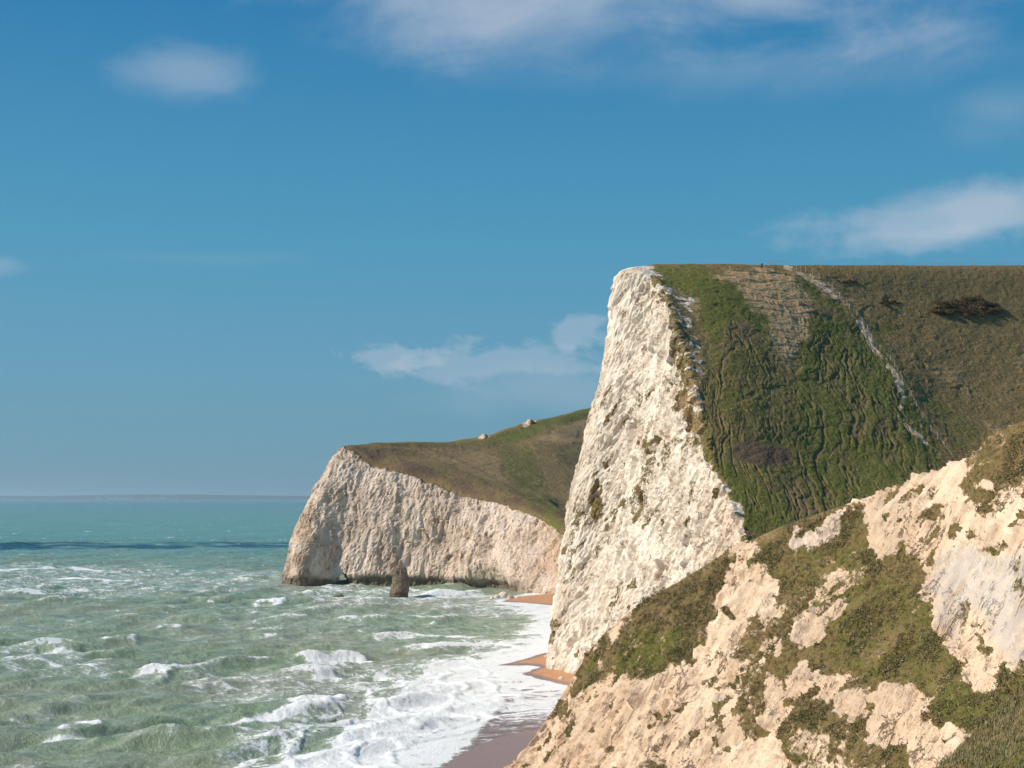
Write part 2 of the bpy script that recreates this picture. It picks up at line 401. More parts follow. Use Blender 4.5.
# relief
N = normals(G)
if N[N.shape[0]//2, -20, 2] < 0: N = -N
rock = 1-sstep(.3, .7, veg)
back = 1-.75*sstep(365, 400, G[..., 1])
edge_soft = 1
d = rockdisp(G, 13, -.6, 1.5)*1.05*(.12+.88*(1-inland))*back*(.5+.5*sstep(-1, 8, G[..., 2]))
silh = sstep(26, 6, np.abs(px-np.interp(py, [270, 350, 470, 590, 660], [619, 607, 578, 558, 549])))*(G[..., 1] < 380)*sstep(380, 350, G[..., 1]) 
d *= 1-.45*silh
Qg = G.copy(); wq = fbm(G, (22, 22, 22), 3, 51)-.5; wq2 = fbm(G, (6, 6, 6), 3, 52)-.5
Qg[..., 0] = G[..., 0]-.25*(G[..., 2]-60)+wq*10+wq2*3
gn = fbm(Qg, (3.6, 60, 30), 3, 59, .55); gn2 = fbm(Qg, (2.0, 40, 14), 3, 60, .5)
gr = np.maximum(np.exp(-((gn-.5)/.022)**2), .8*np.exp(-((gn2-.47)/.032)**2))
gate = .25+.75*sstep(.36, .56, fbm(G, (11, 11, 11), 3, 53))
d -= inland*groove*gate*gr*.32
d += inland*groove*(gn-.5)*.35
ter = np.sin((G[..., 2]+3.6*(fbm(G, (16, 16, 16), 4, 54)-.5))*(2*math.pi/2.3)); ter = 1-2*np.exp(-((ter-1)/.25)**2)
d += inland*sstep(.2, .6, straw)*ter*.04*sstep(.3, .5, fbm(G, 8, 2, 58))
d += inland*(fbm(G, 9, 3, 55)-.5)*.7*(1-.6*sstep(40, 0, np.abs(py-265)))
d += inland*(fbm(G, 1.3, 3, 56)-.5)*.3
dark = np.maximum(dark, inland*groove*gate*gr*.75)  # groove lines: darker grass, but mostly shade painted into the colour
straw = straw+inland*sstep(.2, .6, straw)*(.05+.38*np.minimum(ter, 0))
G2 = G+N*d[..., None]
GMAIN = G2; MAINPX = proj(G2)
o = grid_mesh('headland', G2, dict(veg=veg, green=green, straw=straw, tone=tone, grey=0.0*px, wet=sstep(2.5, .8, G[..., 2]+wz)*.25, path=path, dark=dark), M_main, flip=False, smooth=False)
tag(o, 'tall white chalk headland with a steep grassy hillside', 'headland', kind='structure')

def on_main(x, y, maxY=1e9):
    """surface point of the main hill nearest to a picture position"""
    a = slice(int(np.searchsorted(tu, 2.97)), None); b = slice(int(np.searchsorted(tv, NF-1)), None)
    dd = (MAINPX[0][a, b]-x)**2+(MAINPX[1][a, b]-y)**2
    i = np.unravel_index(np.argmin(dd), dd.shape)
    return GMAIN[a, b][i]

# ================================================================== NEAR CLIFF
ridge = [(1500, 235, 95), (1200, 345, 125), (1100, 385, 140), (1024, 421, 155), (965, 460, 166), (880, 493, 178), (800, 520, 188), (735, 548, 197), (685, 578, 203), (640, 604, 208), (602, 636, 213), (572, 678, 217), (548, 717, 219), (515, 762, 219), (505, 778, 217)]
based = [(1500, 78), (1100, 92), (985, 102), (900, 112), (840, 122), (780, 134), (725, 146), (680, 157), (640, 167), (610, 176), (585, 184), (560, 192), (540, 200), (518, 207), (502, 212)]
P2 = []
for k, (r, bs) in enumerate(zip(ridge, based)):
    e = at(*r); b = at0(bs[0], 497+CZ*F/bs[1])
    lo = b.copy(); lo[2] = -3; lo[0] -= .5
    col = [lo, b]
    for t, kk in ((.14, .10), (.3, .24), (.46, .42), (.62, .60), (.78, .77), (.9, .89), (.97, .96)):
        p = b+(e-b)*kk; p[2] = b[2]+(e[2]-b[2])*t; col.append(p)
    col.append(e)
    # the far side of the ridge goes down to the hanging valley
    L = max(e[2], 1.0); s = min(1, k/1.0)
    back_dir = np.array([.62, .78, 0])
    drop = max(e[2]-20, e[2]*.55)
    for dist, dz in ((3, .02), (10, .2), (24, .55), (45, .9), (70, 1.0)):
        q = e+back_dir*dist*min(1, .15+e[2]/30); q[2] = e[2]-drop*dz; col.append(q)
    P2.append(col)
NR = 9
rs = [1, .7]+[.26]*8+[1.2, 2, 3, 4]
G, tu2, tv2 = net(P2, [4, 1.5, .5]+[.3]*11, rs[:len(P2[0])-1])
px, py = proj(G)
wz = fbm(G, 3, 4, 61)-.5; wz2 = fbm(G, .9, 3, 62)-.5; wz3 = fbm(G, 3, 4, 63)-.5
qx, qy = px+wz*26+wz2*10, py+wz3*26-wz2*10
TV = np.broadcast_to(tv2[None, :], px.shape)
rockpolys = [
    [(850, 505), (858, 502), (903, 487), (939, 472), (967, 458), (977, 470), (971, 497), (962, 512), (985, 518), (1030, 505), (1100, 500), (1100, 640), (1030, 660), (1008, 672), (992, 650), (985, 696), (968, 680), (957, 683), (957, 662), (939, 641), (928, 615), (926, 590), (934, 562), (916, 544), (903, 540), (891, 549), (884, 560), (876, 557), (871, 529), (873, 512)],
    [(792, 532), (810, 525), (845, 510), (852, 515), (840, 526), (838, 536), (826, 540), (812, 546), (795, 549)],
    [(794, 666), (807, 670), (820, 677), (840, 670), (856, 677), (850, 686), (840, 697), (830, 702), (817, 703), (794, 697)],
    [(862, 687), (909, 685), (921, 697), (928, 705), (932, 725), (942, 727), (955, 725), (970, 737), (950, 790), (908, 790), (913, 752), (906, 745), (891, 742), (868, 747), (855, 732), (843, 712), (850, 695)],
    [(745, 545), (758, 552), (750, 570), (770, 577), (773, 600), (760, 625), (764, 642), (778, 640), (786, 655), (775, 662), (765, 668), (790, 690), (795, 710), (780, 730), (797, 768), (800, 900), (560, 900), (400, 800), (520, 745), (545, 712), (565, 688), (583, 694), (595, 690), (612, 686), (640, 690), (655, 684), (672, 670), (680, 668), (692, 668), (700, 650), (712, 632), (722, 625), (718, 605), (725, 585), (735, 565)],
    [(645, 590), (632, 603), (628, 617), (612, 637), (606, 657), (600, 665), (606, 640), (598, 630), (585, 655), (575, 675), (566, 690), (545, 700), (580, 645), (600, 620), (618, 604)],
    [(815, 585), (840, 570), (868, 566), (860, 580), (835, 592), (815, 605), (805, 600)],
    [(800, 620), (815, 612), (840, 604), (846, 612), (825, 625), (815, 640), (803, 648), (798, 640)],
    [(990, 492), (1030, 478), (1030, 500), (1000, 505)],
    [(800, 735), (830, 728), (848, 745), (850, 790), (800, 790)],
]
pk = [1, .7, 1, 1, 1, 1, .55, .85, .6, .55]
rk = np.zeros_like(px)
for poly, k in zip(rockpolys, pk):
    rk = np.maximum(rk, k*sstep(-8, 5, poly_sd(qx, qy, poly)))
veg = 1-rk
for poly, k in [([(730, 630), (762, 615), (764, 640), (768, 700), (760, 740), (742, 745), (736, 700), (746, 680), (735, 660)], .62),
                ([(575, 672), (584, 655), (600, 632), (607, 645), (600, 665), (593, 688), (583, 686), (577, 676)], 1),
                ([(552, 716), (563, 692), (566, 702), (560, 716)], .9),
                ([(965, 540), (985, 533), (1000, 548), (995, 554), (975, 548)], .9),
                ([(944, 585), (954, 580), (956, 620), (950, 630)], .6),
                ([(960, 612), (972, 620), (985, 650), (978, 655), (968, 630)], .75),
                ([(715, 640), (735, 640), (725, 670), (712, 690), (705, 680)], .55),
                ([(905, 498), (916, 492), (912, 510), (903, 512)], .75),
                ([(935, 487), (945, 480), (938, 500), (930, 502)], .8),
                ([(1012, 560), (1024, 555), (1030, 600), (1015, 590)], .6)]:
    veg = np.maximum(veg, k*sstep(-6, 4, poly_sd(qx, qy, poly)))
# thin scrub loosens towards bare scree in places
loose = sstep(.52, .68, fbm(G, (7, 7, 7), 4, 66))
veg = veg-.38*loose*(veg > .5)
spots = sstep(.62, .72, fbm(G, 2.2, 3, 67))
veg = np.maximum(veg, spots*.75*(1-sstep(0, 12, poly_sd(px, py, [(930, 585), (965, 548), (1100, 530), (1100, 650), (1008, 668), (990, 640), (960, 600)]))))
bk = sstep(NR+.1, NR+.6, TV)
veg = np.maximum(veg, bk*sstep(600, 660, px))
green = .10+.9*(fbm(G, 9, 3, 68)-.42)
for poly, k in [([(800, 600), (870, 560), (930, 600), (960, 690), (985, 720), (900, 690), (830, 660), (790, 640)], .48), ([(620, 640), (680, 630), (700, 645), (660, 680), (620, 680)], .62),
                ([(770, 560), (800, 540), (870, 560), (830, 600), (790, 600)], .45), ([(930, 690), (1024, 660), (1024, 700), (960, 740), (930, 710)], .6), ([(574, 660), (605, 632), (606, 660), (585, 690)], .5)]:
    green = np.maximum(green, k*sstep(-14, 10, poly_sd(qx, qy, poly)))
topband = sstep(NR-1.6, NR-.6, TV+wz)
green = green*(1-.8*topband)
straw = .12+.3*sstep(.5, .7, fbm(G, (6, 6, 6), 3, 69))+.12*topband
grey = .85*sstep(-4, 8, poly_sd(qx, qy, [(926, 585), (934, 565), (965, 548), (1000, 555), (1100, 530), (1100, 660), (1008, 668), (990, 640), (975, 610), (955, 605), (945, 640), (932, 610)]))
grey = np.maximum(grey, .5*sstep(-4, 6, poly_sd(qx, qy, [(790, 530), (850, 510), (845, 540), (800, 550)])))
tone = .45+.5*(fbm(G, 8, 3, 70)-.4)+.35*sstep(700, 560, px)
N = normals(G)
if N[N.shape[0]//2, 60, 0] > 0: N = -N
slab = sstep(-4, 8, poly_sd(px, py, [(930, 590), (965, 552), (1100, 540), (1100, 650), (1008, 664), (990, 640), (960, 600)]))
rd = rockdisp(G, 8.5, -.5)
d = rd*(1.25-.7*slab)*(.35+.65*(1-veg))
d += fbm(G, 26, 3, 71)*4-2
d += (veg > .5)*(fbm(G, 1.4, 3, 72)-.35)*.45
cr = fbm(G, (5, 5, 9), 3, 74, .5, True)
d -= (1-veg)*sstep(.72, .85, cr)*.5
d *= (1-.88*sstep(2.2, .2, np.abs(TV-NR))*(TV > NR-.45))
d *= 1-.6*bk
G2 = G+N*d[..., None]
GF = G2; NFN = N; FV = veg; FPX = proj(G2); FTV = TV; FGREEN = green
o = grid_mesh('cliff', G2, dict(veg=veg, green=green, straw=straw, tone=tone, grey=grey, wet=0*px, path=0*px, dark=0*px), M_fore)
tag(o, 'weathered cream cliff with patches of scrub in the near corner', 'cliff', kind='structure')

# near grassy slope in the corner, carried on to where the photographer stands
P3 = []
for Y, edge_px, edge_py, sl in ((150, 1180, 640, .9), (118, 1092, 642, .9), (100, 1024, 690, .9), (90, 985, 724, .9), (82, 936, 770, .9), (72, 860, 850, .9), (60, 760, 1000, .9), (40, 640, 1400, .9), (24, 560, 1750, .9), (15, 300, 2600, .5), (-15, 0, 0, 0), (-60, 0, 0, 0)):
    if Y > 20: e = at(edge_px, edge_py, Y)
    elif Y == 15: e = np.array([1.5, 15, 37.6])
    else: e = np.array([-6 if Y == -15 else -20, Y, 38.4])
    row = []
    for dx, dz in ((-26, -e[2]-3), (-17, -e[2]*.62), (-8, -e[2]*.28), (-1.5, -2.2), (0, 0), (3, 2.0), (10, 7.0), (24, 14), (50, 22), (120, 30)):
        k = 1.0 if Y > 20 else .04
        row.append(e+np.array([dx, (dx > 0)*dx*.15 if Y > 20 else 0, dz if dx < 0 else dz*k*(.9 if Y > 20 else 1)]))
    P3.append(row)
G, tu3, tv3 = net(P3, [2, .6, .22, .2, .2, .35, .8, 1.5, 2, 3, 6], [3, 2, 1, .3, .2, .2, .4, 1.5, 5])
N = normals(G); N = np.where(N[..., 2:3] < 0, -N, N)
wz = fbm(G, 4, 4, 81)-.5
d = (fbm(G, 9, 4, 82)-.5)*1.6+(fbm(G, .7, 3, 83)-.5)*.28
d *= sstep(10, 40, G[..., 1])
G2 = G+N*d[..., None]
px, py = proj(G2)
green = .25+1.2*(fbm(G, (3, 9, 3), 4, 84)-.40)
straw = .25+.9*(fbm(G, (2.5, 7, 2.5), 4, 85)-.45)
o = grid_mesh('hillside', G2, dict(veg=1+0*px, green=green, straw=straw, tone=.4, grey=0*px, wet=0*px, path=0*px, dark=0*px), land_material('near_turf', unit=.6, bump=.25))
tag(o, 'near slope of tussocky grass', 'hillside', kind='structure')
GN, NNN = G2, N; NGREEN = green

# ================================================================== FAR HEADLAND
colsC = []
def farcol(base, edge, gr):
    b = at0(base[0], 497+CZ*F/base[1]); e = at(*edge); lo = b.copy(); lo[2] = -3
    out = [lo, b]
    for t, k in zip((.12, .28, .45, .62, .8, .93), (.04, .14, .32, .52, .74, .92)):
        p = b+(e-b)*k; p[2] = b[2]+(e[2]-b[2])*t; out.append(p)
    return out+[e]+[at(*q) if len(q) == 3 else np.array(q[:3], float) for q in gr]
W = lambda x, y, z: (x, y, z, 0)
colsC = [
    # back of the promontory, hidden behind the skyline
    farcol((420, 900), (440, 470, 905), [W(-20, 925, 58), W(10, 945, 62), W(60, 980, 66), W(120, 1050, 66), W(300, 1200, 60), W(700, 1300, 60)]),
    farcol((385, 745), (385, 458, 790), [W(-60, 800, 60), W(-20, 860, 64), W(40, 950, 70), W(110, 1000, 72), W(300, 1100, 80), W(700, 1250, 70)]),
    farcol((345, 712), (358, 450, 745), [W(-70, 752, 64), W(-50, 775, 66), W(-20, 830, 68), W(40, 920, 72), W(260, 1080, 80), W(700, 1230, 70)]),
    farcol((303, 706), (346, 448, 728), [(356, 447, 735), (392, 444, 760), (440, 443, 800), (520, 445, 900), (700, 420, 1050), (1200, 400, 1200)]),
    farcol((281, 694), (343, 446, 715), [(352, 444.5, 724), (400, 442, 745), (470, 441, 790), (540, 420, 880), (700, 398, 1000), (1200, 380, 1150)]),
    farcol((300, 684), (352, 448, 712), [(362, 447, 716), (405, 448, 738), (470, 446, 775), (545, 428, 850), (700, 412, 960), (1200, 400, 1100)]),
    farcol((330, 688), (372, 463, 706), [(382, 460, 708), (415, 456, 728), (475, 455, 760), (548, 440, 820), (700, 430, 920), (1200, 415, 1050)]),
    farcol((368, 684), (402, 471, 700), [(410, 466, 703), (435, 464, 718), (485, 466, 742), (552, 455, 790), (700, 445, 880), (1200, 430, 1000)]),
    farcol((410, 680), (432, 482, 695), [(440, 478, 697), (462, 474, 708), (500, 478, 725), (556, 470, 765), (700, 460, 840), (1200, 445, 950)]),
    farcol((452, 672), (468, 495, 686), [(474, 490, 688), (490, 486, 695), (520, 490, 708), (562, 486, 740), (700, 476, 800), (1200, 460, 900)]),
    farcol((492, 655), (508, 504, 674), [(513, 500, 676), (525, 498, 682), (545, 500, 692), (570, 500, 715), (700, 492, 760), (1200, 475, 850)]),
    farcol((525, 628), (545, 521, 655), [(549, 518, 656), (556, 515, 660), (566, 515, 668), (580, 514, 690), (700, 505, 725), (1200, 485, 800)]),
    farcol((565, 600), (575, 540, 630), [(579, 538, 631), (584, 536, 634), (592, 533, 640), (605, 530, 655), (700, 520, 690), (1200, 495, 760)]),
    farcol((600, 560), (612, 555, 590), [(616, 553, 591), (622, 550, 594), (632, 547, 598), (645, 540, 610), (720, 530, 650), (1200, 505, 700)]),
    farcol((655, 512), (662, 556, 545), [(666, 554, 546), (672, 551, 549), (684, 548, 553), (700, 541, 562), (780, 530, 600), (1200, 505, 650)]),
    farcol((770, 470), (770, 556, 500), [(775, 554, 501), (782, 551, 504), (795, 548, 508), (810, 541, 517), (880, 530, 550), (1300, 505, 600)]),
]
G, tuc, tvc = net(colsC, [4, 2, .9, .9]+[.75]*8+[1.5, 2, 3], [1, .6]+[.7]*7+[1, 1, 1.5, 3, 8])
px, py = proj(G)
TV = np.broadcast_to(tvc[None, :], px.shape); NE = 8
TU = np.broadcast_to(tuc[:, None], px.shape)
wz = fbm(G, 7, 4, 91)-.5; wz2 = fbm(G, 2.5, 3, 92)-.5
ribs = np.abs(fbm(G, (5, 5, 30), 3, 93)-.5)
inl = sstep(NE-.55-ribs*2, NE+.05-ribs*1.2, TV+wz*.5)
veg = inl.copy()
face_only = 1-sstep(NE-.3, NE, TV)
veg = np.maximum(veg, .62*sstep(330, 372, px)*sstep(480, 455, py)*face_only*sstep(.45, .6, fbm(G, (4, 4, 14), 3, 95))*(TU > 3.5))
qx, qy = px+wz*14, py+wz2*8
green = -.12+.4*(fbm(G, 20, 3, 96)-.5)
straw = .30+.35*(fbm(G, (30, 30, 6), 3, 97)-.5)
for poly, k in [([(480, 441), (515, 428), (540, 420), (600, 404), (600, 414), (540, 432), (530, 440), (490, 446)], .85), ([(500, 448), (528, 442), (555, 500), (562, 540), (535, 515), (515, 490), (505, 470)], .55), ([(350, 440), (480, 438), (480, 443), (350, 447)], .7), ([(540, 520), (560, 525), (566, 545), (550, 535)], .9)]:
    green = np.maximum(green, k*sstep(-4, 4, poly_sd(qx, qy, poly)))
straw = np.maximum(straw, .5*sstep(-3, 3, poly_sd(qx, qy, [(528, 440), (550, 430), (600, 412), (620, 440), (560, 445)])))
straw = np.maximum(straw, .45*sstep(-4, 4, poly_sd(qx, qy, [(400, 450), (470, 446), (500, 455), (508, 490), (470, 475), (430, 458)])))
straw = np.maximum(straw, .35*sstep(-4, 4, poly_sd(qx, qy, [(545, 445), (600, 440), (620, 500), (570, 505)])))
dark = .75*sstep(11, 2, seg_d(qx, qy, [(356, 450), (400, 466), (430, 474), (465, 487), (505, 497), (540, 508)]))*sstep(.35, .6, fbm(G, 9, 3, 98))
dark = np.maximum(dark, .7*sstep(4, 1, seg_d(qx, qy, [(486, 484), (493, 500), (498, 508)])))
dark = np.maximum(dark, .35*sstep(2, .6, seg_d(px, py, [(420, 447), (455, 458), (490, 475), (520, 495)])))
path = .42*sstep(1.6, .4, seg_d(px, py, [(528, 441), (538, 458), (548, 478), (556, 500)]))
path = np.maximum(path, 1.1*sstep(4, 1.5, seg_d(px, py, [(525, 425), (533, 421)])))
path = np.maximum(path, 1.0*sstep(3, 1, seg_d(px, py, [(480, 437.5), (487, 436.5)])))
tone = .35+.55*sstep(500, 560, px)+.3*(fbm(G, 12, 3, 99)-.5)+.5*sstep(340, 300, px)
wet = sstep(5.5, 1.6, G[..., 2]+wz*6)*sstep(545, 500, px)*.92
wet = np.maximum(wet, .42*sstep(352, 300, px)*sstep(48, 4, G[..., 2])*sstep(.4, .6, fbm(G, (5, 5, 15), 3, 100)))  # dark brown tone on the left end, strongest low down
N = normals(G)
if N[N.shape[0]//2, 20, 1] > 0: N = -N
d = rockdisp(G, 13, .05, 2.0)*.85*(1-.85*inl)
d += (fbm(G, (11, 11, 40), 4, 101, .5, True)-.4)*1.7*(1-inl)*sstep(0, 6, G[..., 2])
d += (fbm(G, 30, 3, 102)-.5)*5*(1-.8*inl)
# wave-cut notch at the foot, and a broad shallow cave to the right
cave = sstep(1.0, .15, np.hypot((px-487)/30, (py-588)/26))
d -= 5.5*cave
d -= 1.6*sstep(4.5, 1.5, G[..., 2])*sstep(300, 330, px)*sstep(520, 490, px)
d += inl*(fbm(G, 20, 3, 103)-.5)*2.5*sstep(0, 20, np.abs(G[..., 1]-760))
G2 = G+N*d[..., None]
G2[..., 2] += 2.2*sstep(5, 1, np.hypot(px-530, (py-423)*1.5))+1.6*sstep(4, 1, np.hypot(px-484, (py-437)*1.5))
# the arch: open the front and back sheets where it passes through the promontory
pxd, pyd = proj(G2)
ARCH = [(337.8, 592), (338.2, 582), (339.4, 576.5), (342.3, 573.4), (345.0, 575.0), (347.0, 580), (348.0, 592)]
hole = (poly_sd(pxd, pyd, ARCH) > -.3) & (G2[..., 2] < 12)
print('ARCH', G2[hole][:, 1].min(), G2[hole][:, 1].max(), hole.sum())
o = grid_mesh('chalk_headland', G2, dict(veg=veg, green=green, straw=straw, tone=tone, grey=0*px, wet=wet, path=path, dark=dark), M_far, keep=~hole, smooth=False)
tag(o, 'distant chalk headland with a small sea arch at its foot', 'headland', kind='structure')
# tunnel walls
ring = []
APT = ARCH
for Y in np.linspace(668, 745, 14):
    r = [at(x+.0*Y, y, Y) for x, y in APT]
    ring.append(r)
R = np.array(ring); R = R+(fbm(R, 4, 3, 104)-.5)[..., None]*1.0
pxr, pyr = proj(R)
fy = []
# trim the tunnel to the thickness of the rock at that height
fr_y = G2[hole][:, 1]
if len(fr_y):
    y0, y1 = fr_y.min(), fr_y.max()
    tt = (R[:, :, 1]-668)/(745-668)
    for i in range(len(R)):
        Yn = y0-.5+(y1-y0+1.0)*i/(len(R)-1)
        for j in range(R.shape[1]): R[i, j] = at(pxr[i, j], pyr[i, j], Yn)
print('arch y range', fr_y.min() if len(fr_y) else None, fr_y.max() if len(fr_y) else None, hole.sum())
ob = grid_mesh('arch_wall', R, dict(veg=0, green=0, straw=0, tone=.6, grey=0, wet=.8, path=0, dark=0), M_far)
ob.parent = o

# ================================================================== STACK AND ROCKS
def blob(name, prof, base, ydepth, mat, wetz=3, seed=0, rough=.8, nz=70, na=90, tone=.3, wet=1.0, parent=None):
    """rock of revolution-like section: prof = list of (z, xl, xr) in metres relative to the base"""
    prof = np.array(prof, float); z = np.linspace(prof[0, 0], prof[-1, 0], nz)
    xl = np.interp(z, prof[:, 0], prof[:, 1]); xr = np.interp(z, prof[:, 0], prof[:, 2])
    a = np.linspace(0, 2*math.pi, na)
    Gb = np.zeros((nz, na, 3))
    ca = np.sign(np.cos(a))*np.abs(np.cos(a))**.8; sa = np.sign(np.sin(a))*np.abs(np.sin(a))**.8
    Gb[..., 0] = ((xl+xr)/2)[:, None]+((xr-xl)/2)[:, None]*ca
    Gb[..., 1] = ((xr-xl)/2*ydepth)[:, None]*sa
    Gb[..., 2] = z[:, None]
    D = Gb.copy(); D[..., 2] *= .5
    n = (fbm(Gb+seed*31.7, (3, 3, 6), 4, 110+seed)-.5)*rough*2+(fbm(Gb+seed*11, (.8, .8, .5), 3, 111+seed)-.5)*rough*.7
    n[:, -1] = n[:, 0]
    rad = Gb-np.stack([((xl+xr)/2)[:, None]+0*Gb[..., 0], 0*Gb[..., 1], Gb[..., 2]], -1)
    rl = np.linalg.norm(rad, axis=2, keepdims=True)+1e-6
    Gb = Gb+rad/rl*n[..., None]*np.minimum(1, rl/1.2)
    ob = grid_mesh(name, Gb, dict(veg=0, green=0, straw=0, tone=tone, grey=0, wet=wet*(.86+.14*sstep(wetz, 0, Gb[..., 2])), path=0, dark=0), mat, flip=True)
    ob.location = base
    if parent: ob.parent = parent
    return ob
sb = at0(400, 596)
st_o = blob('sea_stack', [(-2, -4.2, 4.0), (0, -4.0, 3.7), (2, -3.9, 3.9), (5, -3.2, 3.9), (8, -3.0, 3.5), (10.5, -3.1, 3.2), (12, -2.3, 2.9), (13, -1.4, 1.7), (13.4, -.1, .1)], tuple(sb), .75, M_far, seed=1, rough=.9, wet=1.0)
tag(st_o, 'dark weathered rock stack standing in the surf off the far headland', 'sea stack')
rb = at0(338, 597)
r_o = blob('rock', [(-1.5, -3, 3), (-.2, -2.3, 2.6), (.6, -1.4, 2.2), (1.1, .6, 1.7), (1.4, .9, 1.1)], tuple(rb), .7, M_far, seed=2, rough=.5, nz=24, na=36, wet=.95)
tag(r_o, 'low dark rock awash in foam left of the sea stack', 'rock')

# ================================================================== BEACH
BEACH_PX = [
    [(395, 800), (444, 768), (462, 753), (478, 745), (500, 737), (548, 727), (640, 715), (760, 800), (640, 1000), (300, 1100)],
    [(498, 665.5), (520, 660), (545, 653), (600, 650), (640, 690), (600, 690), (566, 686), (545, 680), (519, 674.5), (540, 667), (530, 665.5)],
    [(500, 602), (512, 597), (545, 594), (600, 590), (640, 602), (600, 607), (555, 606), (525, 603)],
]
def topx0(p): q = at0(*p); return (q[0], q[1])
BEACH_W = [[topx0(p) for p in poly] for poly in BEACH_PX]
def beach_z(x, y, wob=0):
    z = np.full(x.shape, -4.0)
    for i, poly in enumerate(BEACH_W):
        sd = poly_sd(x+wob*.6, y+wob*1.2, poly)
        z = np.maximum(z, np.where(sd > 0, .10*sd, .16*sd))
    return np.minimum(z, 2.2+.02*z)
Ys = np.concatenate([np.linspace(60, 190, 30), np.linspace(191, 420, 420), np.linspace(421, 540, 60), np.linspace(541, 680, 180)])
xs = np.linspace(-50, 75, 380)
G = np.zeros((len(Ys), len(xs), 3)); G[..., 1] = Ys[:, None]; G[..., 0] = xs[None, :]
wob = (fbm(G, (7, 7, 7), 4, 120)-.5)*4
G[..., 2] = beach_z(G[..., 0], G[..., 1], wob)
G[..., 2] += (fbm(G*[1, 1, 0], 1.2, 3, 121)-.5)*.10+(fbm(G*[1, 1, 0], (9, 9, 9), 2, 122)-.5)*.15
b = NB('shingle'); P = b.pos()
n1 = b.noise(P, 6, 4, .7); n2 = b.noise(P, .5, 4, .6)
dry = b.mix(b.step(.3, .7, n1), (.44, .20, .085), (.60, .34, .18))
dry = b.mix(b.math('MULTIPLY', b.step(.45, .7, n2), .35), dry, (.34, .15, .07))
wetc = b.mix(b.step(.3, .7, n1), (.24, .145, .12), (.33, .225, .20))
wt = b.attr('wetness')
cc = b.mix(wt, dry, wetc)
bp = b.n('ShaderNodeBump', ins={'Strength': .8, 'Distance': .08, 'Height': n1})
ro = b.math('SUBTRACT', .9, b.math('MULTIPLY', wt, .55))
d_ = b.n('ShaderNodeBsdfPrincipled', ins={'Base Color': cc, 'Roughness': ro, 'Normal': bp.outputs[0]})
M_beach = b.out(d_.outputs[0])
wetness = np.maximum(sstep(.35, .12, G[..., 2]+.15*(fbm(G, 5, 3, 123)-.5)), sstep(262, 255, G[..., 1]))
o = grid_mesh('beach', G, dict(wetness=wetness), M_beach)
tag(o, 'strip of orange shingle at the foot of the cliffs', 'beach', kind='structure')

# boulders and chalk fall at the foot of the cliffs
bm_pts = [(503, 596, 2.2), (497, 597, 1.3), (510, 597.5, 1.5), (492, 598, .9), (517, 598, 1.0), (549, 656, .9), (546, 657, .6), (553, 664, 1.0), (557, 671, .9), (561, 679, .7), (552, 668, .5)]
for i, (x, y, s) in enumerate(bm_pts):
    q = at0(x, y, .3)
    o = blob('boulder', [(-.5*s, -.9*s, .9*s), (.1*s, -1.0*s, .9*s), (.55*s, -.7*s, .75*s), (.85*s, -.2*s, .4*s), (.9*s, 0, .1*s)], tuple(q), .9, M_main, seed=5+i, rough=.35*s, nz=14, na=20, tone=.4, wet=.0)
    far = i < 5
    tag(o, 'fallen chalk boulder at the foot of the far headland beside the distant shingle' if far else 'small chalk block on the orange shingle below the tall white cliff', 'boulder', 'fallen boulders on the distant beach' if far else 'fallen blocks on the nearer shingle')

# ================================================================== SEA
pys = np.concatenate([[4000, 2500, 1700, 1300, 1100, 980, 900, 850], np.arange(820, 770, -1.0), np.arange(770, 600, -.36), np.arange(600, 520, -.3), np.arange(520, 499, -.25), [498.8, 498.5, 498.2, 498, 497.8, 497.6, 497.5]])
pxs = np.concatenate([[-9000, -5000, -3000, -2000, -1300, -900, -700, -560, -460], np.arange(-400, -60, 3.0), np.arange(-60, 600, .9), np.arange(600, 800, 6.0), [850, 1000, 1300, 2000, 3500, 6000, 10000]])
YY = CZ*F/(pys-497.0)
G = np.zeros((len(YY), len(pxs), 3))
G[..., 1] = YY[:, None]; G[..., 0] = (pxs[None, :]-512)/F*YY[:, None]
X, Y = G[..., 0], G[..., 1]
dY = np.abs(np.gradient(YY))[:, None]
wr = np.random.default_rng(3)
shore = np.full(X.shape, 1e9)
for poly in BEACH_W: shore = np.minimum(shore, -poly_sd(X, Y, poly))
shore = np.minimum(shore, np.maximum(10-X, 0)+0*Y)  # coast along x ~ 10 m
calm = sstep(-2, 40, shore)
warp = fbm(G, 60, 3, 130)
Hh = np.zeros_like(X)
for i in range(46):
    L = 5*(10.0**(wr.random())); ang = math.radians(-55+wr.normal()*17)
    kx, ky = math.cos(ang), math.sin(ang); A = .027*L**.86*(.5+wr.random()*.7)
    att = sstep(2.2, 4.5, L/np.maximum(dY, .3))
    ph = (X*kx+Y*ky)*2*math.pi/L+wr.random()*6.28+warp*14/ math.sqrt(L)
    Hh += A*att*(1-2*np.abs(np.sin(ph/2))**.8)*.9 if i % 3 == 0 else A*att*np.sin(ph)
grp = .55+.9*fbm(G, (50, 50, 50), 3, 131)
Hh *= grp*.62
Hh *= (.10+.90*calm)
fine = sstep(4, 1.2, dY)
Hh += (fbm(G, 2.6, 4, 132)-.5)*.55*fine*(.15+.85*calm)
foam = np.zeros_like(X); 
CN = fbm(G, (5, 5, 5), 4, 139)
